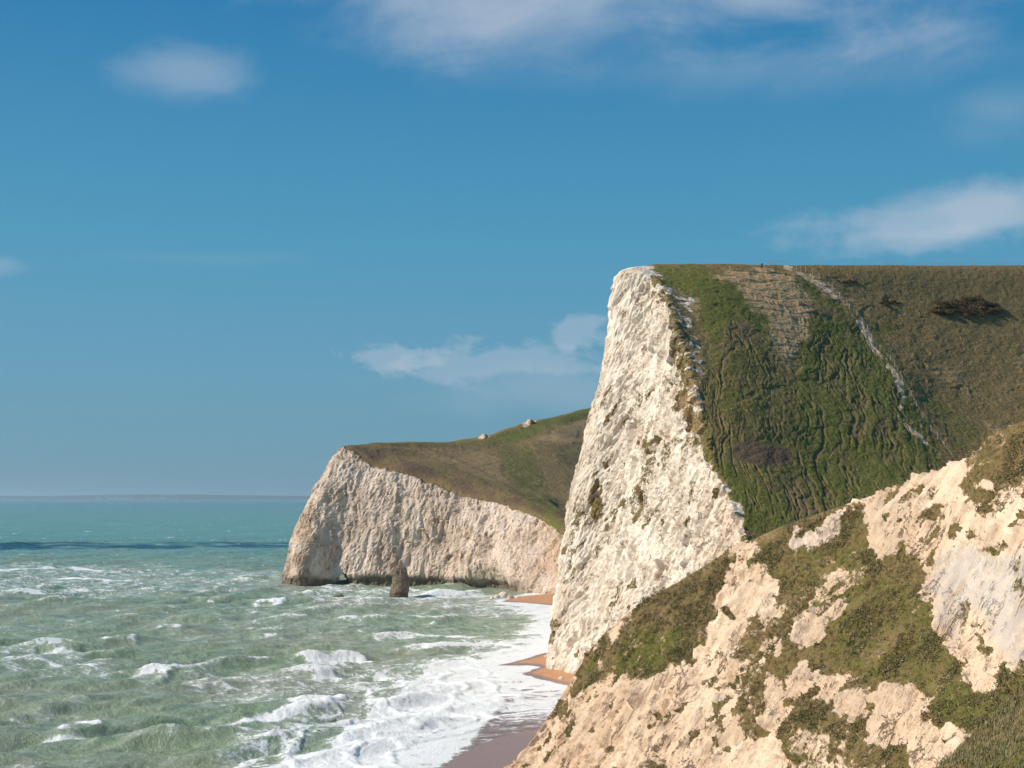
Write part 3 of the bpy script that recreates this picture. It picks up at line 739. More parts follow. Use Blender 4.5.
# breaking crests: picture polyline, height (m), width (m), foam
def crest(pts, h, w, fo, skew=1.0):
    global Hh, foam
    wp = [topx0(p) for p in pts]
    (x0, y0), (x1, y1) = wp[0], wp[-1]
    jit = (fbm(G, 9, 3, 133)-.5)*6
    bb = (X > min(x0, x1)-40) & (X < max(x0, x1)+40) & (Y > min(q[1] for q in wp)-60) & (Y < max(q[1] for q in wp)+60)
    dd = np.full(X.shape, 1e6); dd[bb] = seg_d((X+jit)[bb], (Y+jit)[bb], wp)
    # signed across: negative = seaward/behind (further away)
    ex, ey = x1-x0, y1-y0; Lg = math.hypot(ex, ey)
    s = ((X-x0)*ey-(Y-y0)*ex)/Lg*(1 if ex > 0 else -1)  # + on the near side
    prof = np.where(s > 0, np.exp(-(dd/(w*.95))**2), np.exp(-(dd/(w*1.5))**2))
    t = ((X-x0)*ex+(Y-y0)*ey)/Lg**2
    tap = sstep(-.12, .2, t)*sstep(1.12, .8, t)
    Hh += h*prof*tap*(.55+.9*CN)
    fm = fo*(.72+.5*CN)*np.maximum(np.exp(-(dd/(w*.75))**2)*tap, .7*np.where(s > 0, np.exp(-(dd/(w*1.3))**2), 0)*tap)
    foam = np.maximum(foam, fm)
crest([(222, 722), (250, 716), (280, 712), (312, 706), (334, 697)], .85, 4.0, 1.05)
crest([(318, 770), (345, 755), (362, 744), (392, 738)], .7, 4.0, 1.2)
crest([(288, 705), (318, 700), (335, 702)], .5, 3.5, 1.1)
crest([(300, 660), (335, 658), (358, 655), (380, 658)], 1.1, 4.5, 1.15)
crest([(310, 676), (330, 672), (345, 674)], .5, 4, 1.1)
crest([(40, 652), (62, 648), (82, 651)], 1.3, 4.5, 1.1)
crest([(-5, 656), (20, 654), (42, 657)], .9, 5, .8)
crest([(20, 660), (60, 662), (100, 668)], .3, 4, .85)
crest([(130, 676), (158, 671), (168, 676)], .9, 4, .85)
crest([(252, 603), (272, 600), (284, 603)], 1.3, 5, 1.15)
crest([(240, 614), (262, 608), (282, 612)], .5, 5, .5)
crest([(255, 637), (275, 634), (292, 636)], .7, 5, .65)
crest([(150, 630), (172, 627), (184, 630)], .8, 5, .65)
crest([(112, 617), (125, 615), (132, 618)], .7, 5, .55)
crest([(55, 728), (80, 724), (104, 727)], .8, 4, .85)
crest([(30, 737), (70, 735), (110, 737)], .3, 4, .8)
crest([(205, 722), (235, 720), (262, 716)], .9, 6, .6)
crest([(100, 642), (122, 637), (140, 641)], .5, 5, .6)
crest([(-20, 571), (50, 568), (110, 571)], .6, 9, 1.0)
crest([(-20, 581), (60, 578), (150, 583)], .6, 9, .95)
crest([(-20, 591), (20, 590), (48, 594)], .6, 8, 1.0)
crest([(226, 580), (242, 578), (280, 580)], .6, 7, .95)
crest([(330, 620), (400, 616), (470, 618)], .4, 6, .75)
crest([(360, 638), (420, 634), (500, 636)], .5, 6, .75)
crest([(400, 650), (470, 645), (540, 643)], .5, 6, .9)
crest([(430, 604), (480, 607), (545, 612)], .4, 6, .7)
fx, fy_ = 0, 0
ppx, ppy = np.broadcast_to(pxs[None, :], X.shape), np.broadcast_to(pys[:, None], X.shape)
w1 = (fbm(G, 18, 4, 134)-.5); w2 = (fbm(G, 40, 3, 135)-.5)
fxx, fyy = ppx+w1*60, ppy+w2*22+w1*8
for poly, k, soft in [
    ([(230, 775), (300, 740), (345, 712), (400, 685), (440, 662), (490, 648), (556, 640), (562, 660), (600, 700), (548, 727), (480, 745), (440, 768), (420, 800), (200, 800)], .95, 8),
    ([(150, 790), (230, 745), (330, 690), (380, 665), (480, 638), (600, 615), (600, 660), (400, 800)], .62, 10),
    ([(180, 680), (300, 660), (420, 655), (400, 680), (300, 700), (200, 705)], .55, 8),
    ([(285, 582), (350, 582), (420, 586), (500, 590), (560, 606), (600, 625), (480, 620), (400, 606), (320, 606), (270, 592)], .55, 5),
    ([(300, 584), (490, 588), (520, 600), (440, 598), (340, 594)], .70, 4),
    ([(-60, 566), (60, 563), (200, 568), (300, 575), (290, 584), (180, 590), (60, 596), (-60, 600)], .52, 4),
    ([(-60, 620), (60, 610), (130, 622), (40, 634), (-60, 640)], .42, 5),
    ([(0, 645), (60, 640), (110, 660), (150, 675), (60, 680), (0, 670)], .50, 5),
    ([(140, 670), (260, 660), (330, 680), (250, 695), (150, 690)], .48, 6),
    ([(200, 600), (560, 600), (560, 650), (300, 650), (230, 625)], .42, 8)]:
    foam = np.maximum(foam, k*sstep(-soft, soft, poly_sd(fxx, fyy, poly)))
streak = sstep(.52, .75, fbm(G, (22, 22, 22), 4, 136))
foam = np.maximum(foam, .42*streak*sstep(30, 90, ppy-480)); foam = np.maximum(foam, .29)
foam = np.maximum(foam, .85*sstep(16, 1, shore+w1*26))
foam = foam+.35*np.clip(Hh-.45, 0, .6)*fine
Hh = Hh+sstep(.6, .9, foam)*(fbm(G, (1.6, 1.6, 1.6), 3, 141)-.5)*.7*fine*calm
surf = sstep(-6, 10, poly_sd(fxx, fyy, [(200, 790), (330, 690), (420, 655), (560, 630), (600, 700), (548, 727), (440, 768), (420, 800)]))
lay = np.sin((shore+w1*34+w2*14)*(2*math.pi/11))
foam = foam-surf*.10*sstep(-.1, -.9, lay)+surf*.12*sstep(.5, 1, lay)
Hh = Hh+surf*.35*np.exp(-((lay-1)/.35)**2)*sstep(3, 12, shore)
# backwash over the wet shingle
sh = sstep(-4, 6, poly_sd(fxx*0+ppx, ppy, [(420, 775), (470, 738), (486, 716), (500, 696), (506, 682), (530, 679), (580, 686), (620, 720), (540, 731), (480, 747), (448, 775)]))
shallow = sh
bs = np.sin((ppy+3*(fbm(G, (30, 4, 4), 3, 137)-.5)*6+(ppx-500)*.12)*1.1)
foam = foam*(1-sh)+sh*(.40+.38*sstep(728, 700, ppy)+.16*bs+.2*(fbm(G, (20, 3, 3), 3, 138)-.5))
# dry sand stays above the water
Hh = np.where(shore < 8, Hh*np.clip(shore/8, 0.0, 1)+.02, Hh)
G[..., 2] = Hh*sstep(20000, 3000, Y)
G[..., 2] = np.where(Y < 150, Hh*.6, G[..., 2])
o_sea_attrs = dict(foam=foam, shallow=shallow, crestz=np.clip(Hh*.7+.2, 0, 1))

b = NB('sea_water'); P = b.pos()
Pf = b.scaled(P, (1, 1, 0))
n1 = b.noise(Pf, .22, 6, .62, .6); n2 = b.noise(b.scaled(P, (1.0, 1.0, 0)), .9, 6, .68, .3); n3 = b.noise(Pf, .012, 4, .55); n4 = b.noise(Pf, 2.4, 5, .7)
yc = b.n('ShaderNodeSeparateXYZ'); b.set(yc.inputs[0], P)
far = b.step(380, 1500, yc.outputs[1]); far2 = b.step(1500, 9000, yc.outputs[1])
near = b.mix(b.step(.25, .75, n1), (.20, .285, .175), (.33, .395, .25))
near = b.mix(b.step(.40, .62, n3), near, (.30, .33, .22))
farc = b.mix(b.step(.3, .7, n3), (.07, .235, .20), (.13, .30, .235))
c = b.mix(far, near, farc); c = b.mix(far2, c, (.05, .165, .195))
c = b.mix(b.math('MULTIPLY', b.attr('crestz'), .35), c, (.26, .30, .16))
c = b.mix(b.attr('shallow'), c, (.22, .155, .15))
fo = b.attr('foam')
nn = b.math('ADD', b.math('MULTIPLY', n1, .50), b.math('MULTIPLY', n2, .35)); nn = b.math('ADD', nn, b.math('MULTIPLY', n4, .15))
cap = b.math('MULTIPLY', b.step(.60, .68, b.noise(b.scaled(P, (1, .55, 0)), .055, 7, .72)), b.math('MULTIPLY', far, .75))
cap = b.math('MAXIMUM', cap, b.math('MULTIPLY', b.step(.62, .68, b.noise(b.scaled(P, (1, .7, 0)), .16, 6, .7)), b.math('MULTIPLY', b.step(300, 520, yc.outputs[1]), .5)))
fo = b.math('ADD', fo, b.math('MULTIPLY', cap, .8))
lace = b.math('SUBTRACT', 1, b.math('MULTIPLY', b.math('ABSOLUTE', b.math('SUBTRACT', b.noise(Pf, .30, 5, .6, 1.2), .5)), 5.0))
v = b.math('ADD', fo, b.math('MULTIPLY', b.math('SUBTRACT', nn, .5), 2.3))
v = b.math('ADD', v, b.math('MULTIPLY', b.math('SUBTRACT', lace, .45), .15))
ff = b.math('MAXIMUM', b.step(.56, .80, v), b.math('MULTIPLY', b.step(.30, .75, v), .24))
ff = b.math('MULTIPLY', ff, .93)
bh = b.math('ADD', b.math('MULTIPLY', n2, .5), b.math('MULTIPLY', n1, .8)); bh = b.math('ADD', bh, b.math('MULTIPLY', n4, .22))
big = b.noise(b.scaled(P, (1, 1.0, 0)), .06, 6, .65)
bh2 = b.math('ADD', bh, b.math('MULTIPLY', b.math('MULTIPLY', big, 4.0), far))
bp = b.n('ShaderNodeBump', ins={'Strength': 1.0, 'Distance': 1.0, 'Height': bh2})
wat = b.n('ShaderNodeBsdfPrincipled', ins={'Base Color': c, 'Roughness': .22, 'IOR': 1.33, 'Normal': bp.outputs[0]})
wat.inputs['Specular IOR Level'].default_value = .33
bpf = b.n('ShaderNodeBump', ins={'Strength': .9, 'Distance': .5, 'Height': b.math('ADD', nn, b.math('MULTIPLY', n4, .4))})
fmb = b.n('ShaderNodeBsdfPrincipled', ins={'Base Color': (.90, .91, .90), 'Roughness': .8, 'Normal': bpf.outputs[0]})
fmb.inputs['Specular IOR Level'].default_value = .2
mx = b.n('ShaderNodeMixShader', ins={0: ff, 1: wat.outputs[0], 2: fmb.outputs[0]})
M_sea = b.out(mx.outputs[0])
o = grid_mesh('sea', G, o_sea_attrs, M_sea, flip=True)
tag(o, 'choppy green sea with whitecaps and surf', 'sea', kind='structure')

# ================================================================== DISTANT COAST
xs = np.linspace(-14000, 4200, 320); dpt = np.linspace(0, 1, 14)
G = np.zeros((14, 320, 3))
prof = 70+110*(fbm(np.stack([xs, 0*xs, 0*xs], -1), 3600, 5, 140)-.3)
prof = prof+35*sstep(-8600, -6600, xs)*sstep(-2400, -5900, xs)
prof *= .75*sstep(4100, -2000, xs)
for i, t in enumerate(dpt):
    G[i, :, 0] = xs*(1+t*.12); G[i, :, 1] = 24000+t*6000+300*np.sin(xs/2400)
    G[i, :, 2] = -4+(prof+8)*min(1, t*5)**.6*(1-.25*t)
b = NB('distant_land'); P = b.pos()
c = b.mix(b.step(.42, .6, b.noise(P, .006, 4)), (.018, .035, .025), (.05, .065, .05))
d_ = b.n('ShaderNodeBsdfPrincipled', ins={'Base Color': c, 'Roughness': 1})
o = grid_mesh('distant_land', G, {}, b.out(d_.outputs[0]), flip=True)
tag(o, 'low blue coast on the horizon', 'coast', kind='structure')

# unseen low cloud out to sea, shaped and holed for its shadow on the water
cu = np.linspace(-1, 1, 90); th = np.linspace(0, 2*math.pi, 60)
G = np.zeros((90, 60, 3)); rr_ = np.sqrt(np.clip(1-cu**2, 0, 1))[:, None]**.7
G[..., 0] = cu[:, None]*620; G[..., 1] = rr_*110*np.cos(th)[None, :]; G[..., 2] = rr_*26*np.sin(th)[None, :]
nz_ = fbm(G, (120, 60, 60), 5, 150); nz_[:, -1] = nz_[:, 0]
G[..., 1:] *= (.1+1.8*nz_)[..., None]; G[..., 1] += (40*np.sin(cu*2.2)+110*(fbm(np.stack([cu*620, 0*cu, 0*cu], -1), 260, 4, 152)-.5))[:, None]
b = NB('cloud_white')
hol = fbm(np.stack([G[..., 0], G[..., 1], 0*G[..., 0]], -1), (26, 26, 26), 3, 153) > .48
o = grid_mesh('cloud', G, {}, b.out(b.n('ShaderNodeBsdfPrincipled', ins={'Base Color': (.9, .9, .9), 'Roughness': 1}).outputs[0]), keep=hol)
o.location = (-800-920, 1215-113, 680)
tag(o, 'unseen low cloud shading the sea', 'cloud', kind='stuff')

# ================================================================== SIMPLE MATERIALS
def flat(name, col, rough=.8, var=.25, sc=20):
    b = NB(name); n = b.noise(b.n('ShaderNodeTexCoord').outputs['Object'], sc, 3, .6)
    c = b.mix(b.step(.3, .7, n), tuple(x*(1-var) for x in col), tuple(min(1, x*(1+var)) for x in col))
    return b.out(b.n('ShaderNodeBsdfPrincipled', ins={'Base Color': c, 'Roughness': rough}).outputs[0])
M_post = flat('weathered_wood', (.34, .28, .21), .9)
M_wire = flat('wire', (.25, .25, .24), .5)
M_red = flat('red_jacket', (.30, .02, .03), .7); M_dark = flat('dark_cloth', (.02, .02, .03), .8)
M_skin = flat('skin', (.50, .30, .22), .6, .05); M_hair = flat('hair', (.05, .03, .02), .7)
M_shoe = flat('boot', (.35, .33, .30), .7)

# pale buildings on the distant shore
M_bw = flat('pale_render', (.75, .73, .70), .8, .05, .05); M_bs = flat('slate', (.12, .11, .12), .8, .1, .05)
def far_house(x, y, w, dpt, h, label):
    e = bpy.data.objects.new('building', None); COL.objects.link(e); e.location = (x, y, 6)
    V = [(-w, -dpt, 0), (w, -dpt, 0), (w, dpt, 0), (-w, dpt, 0), (-w, -dpt, h), (w, -dpt, h), (w, dpt, h), (-w, dpt, h)]
    tri_mesh('wall', V, [(0, 1, 5, 4), (1, 2, 6, 5), (2, 3, 7, 6), (3, 0, 4, 7)], M_bw, e)
    k = 1.06; r = h*1.5
    V = [(-w*k, -dpt*k, h), (w*k, -dpt*k, h), (w*k, dpt*k, h), (-w*k, dpt*k, h), (-w*k, 0, r), (w*k, 0, r)]
    tri_mesh('roof', V, [(0, 1, 5, 4), (2, 3, 4, 5), (0, 4, 3, 3), (1, 2, 5, 5)], M_bs, e) if False else tri_mesh('roof', V, [(0, 1, 5), (0, 5, 4), (2, 3, 4), (2, 4, 5), (0, 4, 3), (1, 2, 5)], M_bs, e)
    tag(e, label, 'building', 'pale buildings along the distant shore')
for i, (x, w, h) in enumerate([(112, 40, 16), (118, 25, 20), (125, 50, 14), (132, 30, 18), (150, 35, 16), (158, 45, 14), (165, 24, 22), (172, 50, 14), (176, 30, 16), (100, 40, 14)]):
    far_house((x-512)/F*23600, 23600, w*1.4, 30, h*1.8, 'pale building on the low distant shore at the horizon')

# ================================================================== FENCES
def tube(p, q, r0, r1, n=6):
    p = np.array(p, float); q = np.array(q, float); a = q-p; a /= np.linalg.norm(a)
    u = np.cross(a, [0.3, .9, .1]); u /= np.linalg.norm(u); v = np.cross(a, u)
    V = []; Fq = []
    for c, r in ((p, r0), (q, r1)):
        for k in range(n): th = 2*math.pi*k/n; V.append(c+r*(math.cos(th)*u+math.sin(th)*v))
    for k in range(n): Fq.append((k, (k+1) % n, n+(k+1) % n, n+k))
    V += [p, q]; i0 = len(V)-2
    T = [(a_, b_, c_) for (a_, b_, c_, d_) in Fq]+[(a_, c_, d_) for (a_, b_, c_, d_) in Fq]
    for k in range(n): T.append((i0+1, n+k, n+(k+1) % n)); T.append((i0, (k+1) % n, k))
    return V, T
def merge(parts):
    V = []; T = []
    for v, t in parts: k = len(V); V += list(v); T += [tuple(i+k for i in f) for f in t]
    return V, T
def fence(pts, label, h=1.25, r=.07, wires=(0.45, .8, 1.1)):
    """pts: world foot points"""
    e = bpy.data.objects.new('fence', None); COL.objects.link(e); e.location = tuple(pts[0]); base = np.array(pts[0])
    rr = random.Random(len(pts))
    tops = []
    for p in pts:
        p = np.array(p)-base; t = p+np.array([rr.uniform(-.08, .08), rr.uniform(-.08, .08), h*rr.uniform(.85, 1.12)])
        V, T = tube(p-np.array([0, 0, .4]), t, r*rr.uniform(.9, 1.2), r*.85, 7); tri_mesh('post', V, T, M_post, e)
        tops.append((p, t))
    parts = []
    for (p, t), (p2, t2) in zip(tops[:-1], tops[1:]):
        for w in wires:
            a = p+(t-p)*w/h; b_ = p2+(t2-p2)*w/h; m = (a+b_)/2-np.array([0, 0, .03])
            parts += [tube(a, m, .012, .012, 4), tube(m, b_, .012, .012, 4)]
    V, T = merge(parts); tri_mesh('wire', V, T, M_wire, e)
    tag(e, label, 'fence')
FPTS = [(796, 270), (801, 271), (806, 272.5), (813, 275), (820, 279), (829, 286), (832, 289), (840, 298), (847, 305), (850, 309), (857, 316), (862, 323), (868, 331), (872, 340), (880, 350), (890, 361), (895, 367), (902, 382), (911, 396), (917, 407), (923, 418), (931, 431), (938, 439), (944, 447)]
fence([on_main(*p) for p in FPTS], 'wire fence with pale wooden posts running downhill beside the bare chalk path', r=.10, h=1.5)
def sky_pts(xlist):
    out = []
    for x in xlist:
        p = on_main(x, 264.5); out.append(p)
    return out
fence(sky_pts([882, 897, 912, 924, 936, 947, 960, 975, 990, 1004, 1018, 1034]), 'dark post and wire fence along the flat skyline at the top of the grassy hill', r=.07, h=1.35)
fence(sky_pts([769, 773, 778, 783, 789]), 'short run of posts on the skyline just behind the walker', r=.06, h=1.3)

# ================================================================== BUSHES
M_gorse = None
b = NB('gorse_foliage'); P = b.pos(); n = b.noise(P, .8, 4, .6); n2 = b.noise(P, 4, 2, .6)
c = b.mix(b.step(.3, .7, n2), (.065, .058, .022), (.13, .095, .032)); c = b.mix(b.step(.50, .62, n), c, (.15, .075, .022))
M_gorse = b.out(b.n('ShaderNodeBsdfPrincipled', ins={'Base Color': c, 'Roughness': .85}).outputs[0])
def leaves(C, size, n, r, up=.3):
    """n small bent leaf faces round centres C (k,3) in radii size (k,3)"""
    k = r.integers(0, len(C), n)
    v = r.normal(size=(n, 3)); v /= np.linalg.norm(v, axis=1, keepdims=True); v *= (r.random((n, 1))**.4)
    v[:, 2] = np.abs(v[:, 2])
    c = C[k]+v*size[k]
    return c
def leafmesh(c, s, r):
    n = len(c); a = r.normal(size=(n, 3)); a /= np.linalg.norm(a, axis=1, keepdims=True)
    b_ = np.cross(a, r.normal(size=(n, 3))); b_ /= np.linalg.norm(b_, axis=1, keepdims=True)
    s = s[:, None]
    V = np.stack([c-a*s*.5, c+b_*s*.28, c+a*s*.6, c-b_*s*.28], 1).reshape(-1, 3)
    return V, np.arange(n*4).reshape(n, 4)
def bush(px_, py_, wpx, hpx, depth, hgt, n, label, leaf=.28, k=16):
    r = np.random.default_rng(int(px_*7+py_))
    c0 = on_main(px_, py_); sc = F/c0[1]
    w = wpx/sc/2
    # follow the slope: spread clumps along the ground
    C = []; Sz = []
    for i in range(k):
        u = r.uniform(-1, 1); v = r.uniform(-1, 1)*(1-u*u*.7)
        g = on_main(px_+u*wpx*.44, py_+v*hpx*.40)
        C.append(g); q = r.uniform(.7, 1.2); Sz.append((w*.17*q, w*.17*q, hgt*q*(1-.5*abs(u))))
    C = np.array(C); Sz = np.array(Sz)
    e = bpy.data.objects.new('gorse_bush', None); COL.objects.link(e); e.location = tuple(c0)
    c = leaves(C, Sz, n, r)-c0
    V, Fq = leafmesh(c, leaf*(.6+.8*r.random(n)), r)
    tri_mesh('crown', V, Fq, M_gorse, e)
    parts = [tube(C[i]-c0-np.array([0, 0, .2]), C[i]-c0+np.array([r.uniform(-.3, .3), r.uniform(-.3, .3), Sz[i][2]*.8]), .06, .02, 5) for i in range(k)]
    for V, T in parts: tri_mesh('stem', V, T, M_post, e)
    tag(e, label, 'bush', 'gorse bushes on the brown hillside')
bush(966, 309, 74, 24, 5, 1.5, 42000, 'large dark spreading gorse bush with rusty brown tops on the brown hillside', k=64)
bush(890, 303, 22, 7, 3, .8, 5000, 'small dark low gorse bush between the fence and the large bush', k=10)
bush(845, 282, 24, 3, 2, .5, 2200, 'thin dark strip of low gorse near the top of the fence', k=9, leaf=.22)
bush(801, 305, 8, 4, 2, .7, 1200, 'tiny dark bush in the pale straw grass left of the path', k=5, leaf=.22)

# ================================================================== WALKER
def person(loc, rz=0.0):
    V = []; E = []; Rr = []
    def v(x, y, z, r): V.append((x, y, z)); Rr.append(r); return len(V)-1
    pel = v(0, 0, .93, .15); wa = v(0, .01, 1.08, .135); ch = v(0, .01, 1.30, .165); sh = v(0, 0, 1.43, .12); nk = v(0, 0, 1.51, .06); hd = v(0, -.02, 1.60, .092); hd2 = v(0, -.015, 1.68, .088)
    E += [(pel, wa), (wa, ch), (ch, sh), (sh, nk), (nk, hd), (hd, hd2)]
    for s in (-1, 1):
        hp = v(.1*s, 0, .86, .105); kn = v(.11*s, -.10*s-.03, .50, .068); an = v(.11*s, -.20*s+.06, .10, .045); to = v(.12*s, -.20*s-.09, .04, .042)
        E += [(pel, hp), (hp, kn), (kn, an), (an, to)]
        sl = v(.19*s, 0, 1.41, .065); el = v(.25*s, .06*s, 1.14, .05); wr_ = v(.24*s, -.10+.05*s, .93, .035); ha = v(.235*s, -.13+.05*s, .86, .038)
        E += [(sh, sl), (sl, el), (el, wr_), (wr_, ha)]
    def skinned(name, V, E, Rr, mat, parent=None, root=0):
        me = bpy.data.meshes.new(name); me.from_pydata(V, E, [])
        o = bpy.data.objects.new(name, me); COL.objects.link(o); o.parent = parent
        m = o.modifiers.new('skin', 'SKIN'); sv = me.skin_vertices[0].data if me.skin_vertices else None
        if sv is None:
            bpy.context.view_layer.objects.active = o; bpy.ops.mesh.customdata_skin_add() if hasattr(bpy.ops.mesh, 'customdata_skin_add') else None
            sv = me.skin_vertices[0].data
        for i, r in enumerate(Rr): sv[i].radius = (r, r)
        sv[root].use_root = True
        o.modifiers.new('sub', 'SUBSURF').levels = 2; o.modifiers['sub'].render_levels = 2
        me.materials.append(mat); return o
    body = skinned('person', V, E, Rr, M_skin)
    body.location = loc; body.rotation_euler = (0, 0, rz)
    J = [(0, 0, .90), (0, .01, 1.08), (0, .01, 1.30), (0, 0, 1.44), (-.19, 0, 1.42), (-.25, -.06, 1.14), (-.24, -.15, .95), (.19, 0, 1.42), (.25, .06, 1.14), (.24, -.05, .95)]
    skinned('jacket', J, [(0, 1), (1, 2), (2, 3), (3, 4), (4, 5), (5, 6), (3, 7), (7, 8), (8, 9)], [.185, .175, .20, .14, .085, .07, .055, .085, .07, .055], M_red, body)
    T_ = [(0, 0, .92)]; te = []; tr = [.17]
    for s in (-1, 1):
        i = len(T_); T_ += [(.1*s, 0, .84), (.11*s, -.10*s-.03, .50), (.11*s, -.20*s+.06, .14)]; te += [(0, i), (i, i+1), (i+1, i+2)]; tr += [.125, .085, .065]
    skinned('trousers', T_, te, tr, M_dark, body)
    for s in (-1, 1):
        skinned('boot', [(.11*s, -.20*s+.08, .08), (.12*s, -.20*s-.12, .05)], [(0, 1)], [.065, .055], M_shoe, body)
    skinned('hair', [(0, .02, 1.66), (0, 0, 1.72)], [(0, 1)], [.105, .09], M_hair, body)
    skinned('backpack', [(0, .20, 1.12), (0, .21, 1.36)], [(0, 1)], [.13, .12], M_dark, body)
    tag(body, 'walker in a dark red jacket standing on the skyline above the grassy slope', 'person')
    return body
person(tuple(on_main(761.5, 269.5)+np.array([0, 0, .1])), 2.6)

# ================================================================== SCRUB ON THE NEAR CLIFF (uncountable)
def scatter(Gs, Ns, prob, n, seed, smin, smax, kind, name, mats, label, cnt):
    r = np.random.default_rng(seed)
    p = prob.reshape(-1).astype(float)
    # weight by cell area
    a = np.linalg.norm(np.cross(np.gradient(Gs, axis=0), np.gradient(Gs, axis=1)), axis=2).reshape(-1)
    p = p*a; p /= p.sum()
    idx = r.choice(len(p), n, p=p)
    c = Gs.reshape(-1, 3)[idx]; nn_ = Ns.reshape(-1, 3)[idx]
    s = smin+(smax-smin)*r.random(n)**2
    if kind == 'bush':
        cc = np.repeat(c, cnt, 0); ss = np.repeat(s, cnt)
        v = r.normal(size=(n*cnt, 3)); v /= np.linalg.norm(v, axis=1, keepdims=True)
        up = np.repeat(nn_*.5+np.array([0, 0, .6]), cnt, 0)
        cc = cc+(v*.75+up*r.random((n*cnt, 1)))*ss[:, None]*.8
        V, Fq = leafmesh(cc, ss*.55, r)
        tone_ = np.repeat(np.repeat(r.random(n), cnt), 4)
    else:
        cc = np.repeat(c, cnt, 0); ss = np.repeat(s, cnt)
        off = r.normal(size=(n*cnt, 3))*ss[:, None]*.35; off[:, 2] *= .2
        b0 = cc+off; lean = r.normal(size=(n*cnt, 3))*.35+np.array([.25, 0, 1.0]); lean /= np.linalg.norm(lean, axis=1, keepdims=True)
        w = np.cross(lean, r.normal(size=(n*cnt, 3))); w /= np.linalg.norm(w, axis=1, keepdims=True); w *= ss[:, None]*.09
        tip = b0+lean*ss[:, None]
        V = np.stack([b0-w, b0+w, tip], 1).reshape(-1, 3); Fq = np.arange(n*cnt*3).reshape(-1, 3)
        tone_ = np.repeat(np.repeat(r.random(n), cnt), 3)
    o = tri_mesh(name, V, Fq, mats, attrs={'tone': tone_})
    tag(o, label, 'scrub' if kind == 'bush' else 'grass', kind='stuff')
def leafmat(name, a, b_, c_):
    b = NB(name); t = b.attr('tone'); n = b.noise(b.pos(), .25, 3, .6)
    c = b.mix(b.step(.25, .75, b.math('ADD', b.math('MULTIPLY', t, .6), b.math('MULTIPLY', n, .45))), a, b_); c = b.mix(b.step(.8, 1, t), c, c_)
    return b.out(b.n('ShaderNodeBsdfPrincipled', ins={'Base Color': c, 'Roughness': .9}).outputs[0])
vis = (FTV > 1.5) & (FTV < NR+.05) & (FPX[0] > 500) & (FPX[0] < 1060) & (FPX[1] < 800)
pr = np.clip(FV-.45, 0, .6)*vis*(.15+sstep(.42, .62, fbm(GF, 4, 3, 150)))
scatter(GF, NFN, pr, 26000, 5, .08, .36, 'bush', 'scrub', leafmat('scrub_leaves', (.175, .125, .065), (.115, .13, .030), (.44, .34, .21)), 'low brown and green scrub clinging to the near cliff', 12)
npx, npy = proj(GN)
visn = (npx > 900) & (npx < 1080) & (npy > 660) & (npy < 800) & (GN[..., 1] > 60)
scatter(GN, NNN, visn*1.0, 26000, 6, .10, .36, 'grass', 'grass', leafmat('grass_blades', (.26, .19, .105), (.12, .14, .035), (.42, .33, .20)), 'tussocky grass on the near slope', 7)

# ================================================================== SKY, SUN, HAZE
SUN_AZ = math.radians(-97)   # clockwise from the viewing direction: from the left
SUN_EL = math.radians(36)
sd = np.array([math.sin(SUN_AZ)*math.cos(SUN_EL), math.cos(SUN_AZ)*math.cos(SUN_EL), math.sin(SUN_EL)])
L = bpy.data.lights.new('sun', 'SUN'); L.energy = 5.0; L.angle = math.radians(.6); L.color = (1, .905, .785)
lo = bpy.data.objects.new('sun', L); COL.objects.link(lo)
import mathutils
lo.rotation_euler = mathutils.Vector(sd).to_track_quat('Z', 'Y').to_euler()
lo.location = (-100, 0, 200)

b = NB('World', world=True)
S.world = b.m
sky = b.n('ShaderNodeTexSky'); sky.sky_type = 'NISHITA'; sky.sun_disc = False
sky.sun_elevation = SUN_EL; sky.sun_rotation = SUN_AZ; sky.altitude = 40; sky.air_density = 1.0; sky.dust_density = .6; sky.ozone_density = 2.5
tc = b.n('ShaderNodeTexCoord').outputs['Generated']
sx = b.n('ShaderNodeSeparateXYZ'); b.set(sx.inputs[0], tc)
# longitude / latitude of the direction, in degrees
lon = b.math('MULTIPLY', b.math('ARCTAN2', sx.outputs[0], sx.outputs[1]), 180/math.pi)
lat = b.math('MULTIPLY', b.math('ARCSINE', sx.outputs[2]), 180/math.pi)
def cloud(lonc, latc, rx, ry, strength, nscale, sharp=.12, tilt=0.0, amp=3.4):
    dx = b.math('DIVIDE', b.math('SUBTRACT', lon, lonc), rx)
    dy = b.math('DIVIDE', b.math('SUBTRACT', b.math('SUBTRACT', lat, latc), b.math('MULTIPLY', b.math('SUBTRACT', lon, lonc), tilt)), ry)
    r = b.math('SQRT', b.math('ADD', b.math('MULTIPLY', dx, dx), b.math('MULTIPLY', dy, dy)))
    n = b.noise(b.scaled(tc, (1, 1, 1.8)), nscale, 7, .6, .4)
    v = b.math('SUBTRACT', b.math('ADD', b.math('SUBTRACT', 1, r), b.math('MULTIPLY', b.math('SUBTRACT', n, .5), amp)), 0.0)
    nd = b.step(0, sharp, v)
    return b.math('MULTIPLY', nd, strength)
def ll(x, y): 
    p = at(x, y, 100)-np.array([0, 0, CZ]); p /= np.linalg.norm(p)
    return math.degrees(math.atan2(p[0], p[1])), math.degrees(math.asin(p[2]))
def cl(x, y, wx, wy, s, ns, sharp, tilt=0, amp=3.4):
    a, e = ll(x, y); k = 180/math.pi/F
    return cloud(a, e, wx*k, wy*k, s, ns, sharp, tilt, amp)
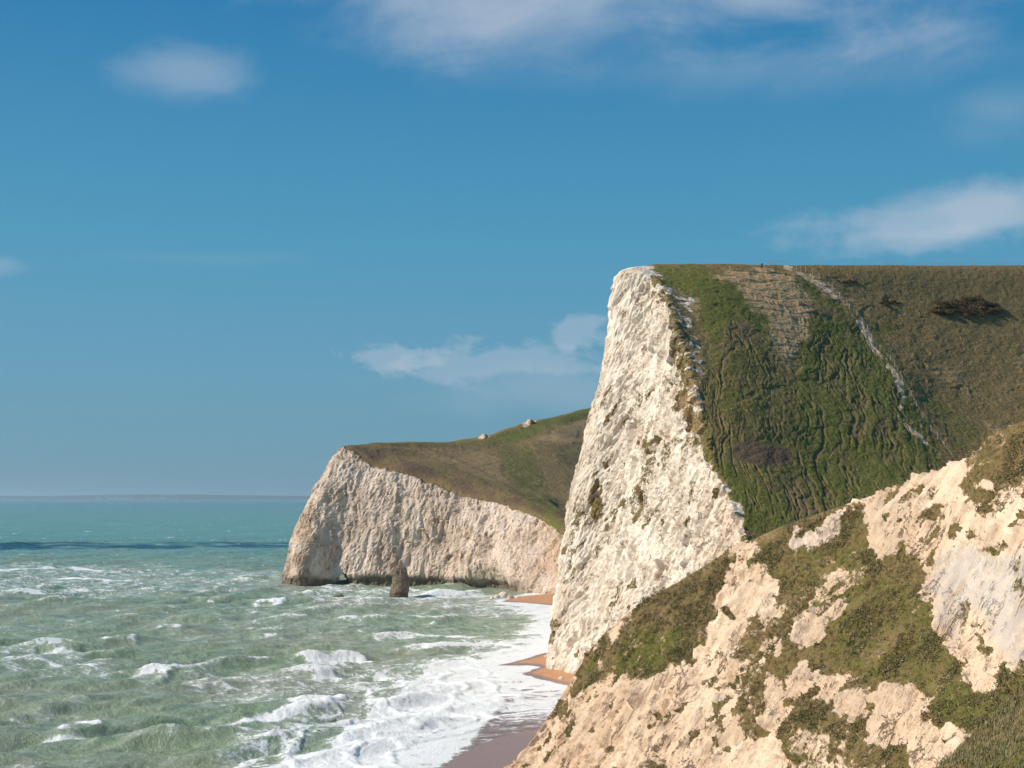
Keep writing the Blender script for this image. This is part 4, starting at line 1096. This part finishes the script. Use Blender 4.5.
cs = [cl(590, -22, 470, 100, .52, 8, 1.05, -.02, 1.9), cl(500, 20, 190, 70, .25, 11, 1.1, 0, 1.8), cl(195, 70, 95, 38, .30, 13, 1.0, 0, 1.6), cl(960, 216, 185, 36, .42, 14, .8, .08, 1.9), cl(1010, 200, 130, 30, .25, 18, .8, .3, 2.2),
      cl(900, 240, 120, 16, .20, 22, .7, 0, 2.2), cl(395, 358, 64, 17, .30, 46, .5, 0, 2.4), cl(500, 362, 130, 25, .26, 36, .6, .05, 2.4), cl(578, 330, 42, 20, .30, 46, .6, 0, 2.2), cl(560, 390, 210, 36, .20, 12, 1.0, 0, 1.5), cl(1000, 110, 90, 38, .16, 12, 1.0, 0, 1.6),
      cl(200, 258, 160, 10, .05, 18, 1.0, .01, 2), cl(0, 265, 40, 14, .18, 18, 1.0, 0, 2), cl(720, 70, 330, 40, .18, 8, 1.2, 0, 1.8)]
m = cs[0]
for q in cs[1:]: m = b.math('SUBTRACT', b.math('ADD', m, q), b.math('MULTIPLY', m, q))
tint = b.mix(1.0, sky.outputs[0], (.80, 1.04, .98), 'MULTIPLY')
rampn = b.n('ShaderNodeValToRGB'); b.set(rampn.inputs[0], b.math('DIVIDE', lat, 40.0, clamp=True))
el = rampn.color_ramp.elements
el[0].position = 0; el[0].color = (1.5, 2.95, 3.95, 1); el[1].position = 1; el[1].color = (.18, 1.4, 3.2, 1)
for p_, c_ in ((.12, (1.2, 3.12, 4.6)), (.26, (.72, 2.95, 4.75)), (.5, (.18, 1.85, 4.1))):
    q_ = el.new(p_); q_.color = (*c_, 1)
tint = b.mix(.92, tint, rampn.outputs[0])
skyc = b.mix(m, tint, (5.6, 6.0, 6.7))
bg = b.n('ShaderNodeBackground', ins={0: skyc, 1: .10})
b.t.links.new(bg.outputs[0], b.n('ShaderNodeOutputWorld').inputs[0])

# sea haze
hz = NB('haze_air')
hv = hz.n('ShaderNodeVolumePrincipled', ins={'Color': (.62, .86, 1.0), 'Density': 5.0e-5, 'Anisotropy': .3})
hz.t.links.new(hv.outputs[0], hz.n('ShaderNodeOutputMaterial').inputs['Volume'])
x0, x1, y0, y1, z0, z1 = -120000, 120000, -400, 140000, -6, 175
V = [(x, y, z) for z in (z0, z1) for y in (y0, y1) for x in (x0, x1)]
o = tri_mesh('haze', V, [(0, 2, 3, 1), (4, 5, 7, 6), (0, 1, 5, 4), (2, 6, 7, 3), (0, 4, 6, 2), (1, 3, 7, 5)], hz.m)
tag(o, 'thin blue sea haze', 'haze', kind='stuff')

# ------------------------------------------------------------------ render settings
S.view_settings.view_transform = 'Standard'; S.view_settings.look = 'None'; S.view_settings.gamma = 1; S.view_settings.exposure = 0.08
S.cycles.use_denoising = True
try: S.cycles.denoiser = 'OPENIMAGEDENOISE'
except Exception: pass
S.cycles.max_bounces = 5; S.cycles.diffuse_bounces = 3; S.cycles.volume_bounces = 0; S.cycles.transparent_max_bounces = 4
S.cycles.sample_clamp_indirect = 5
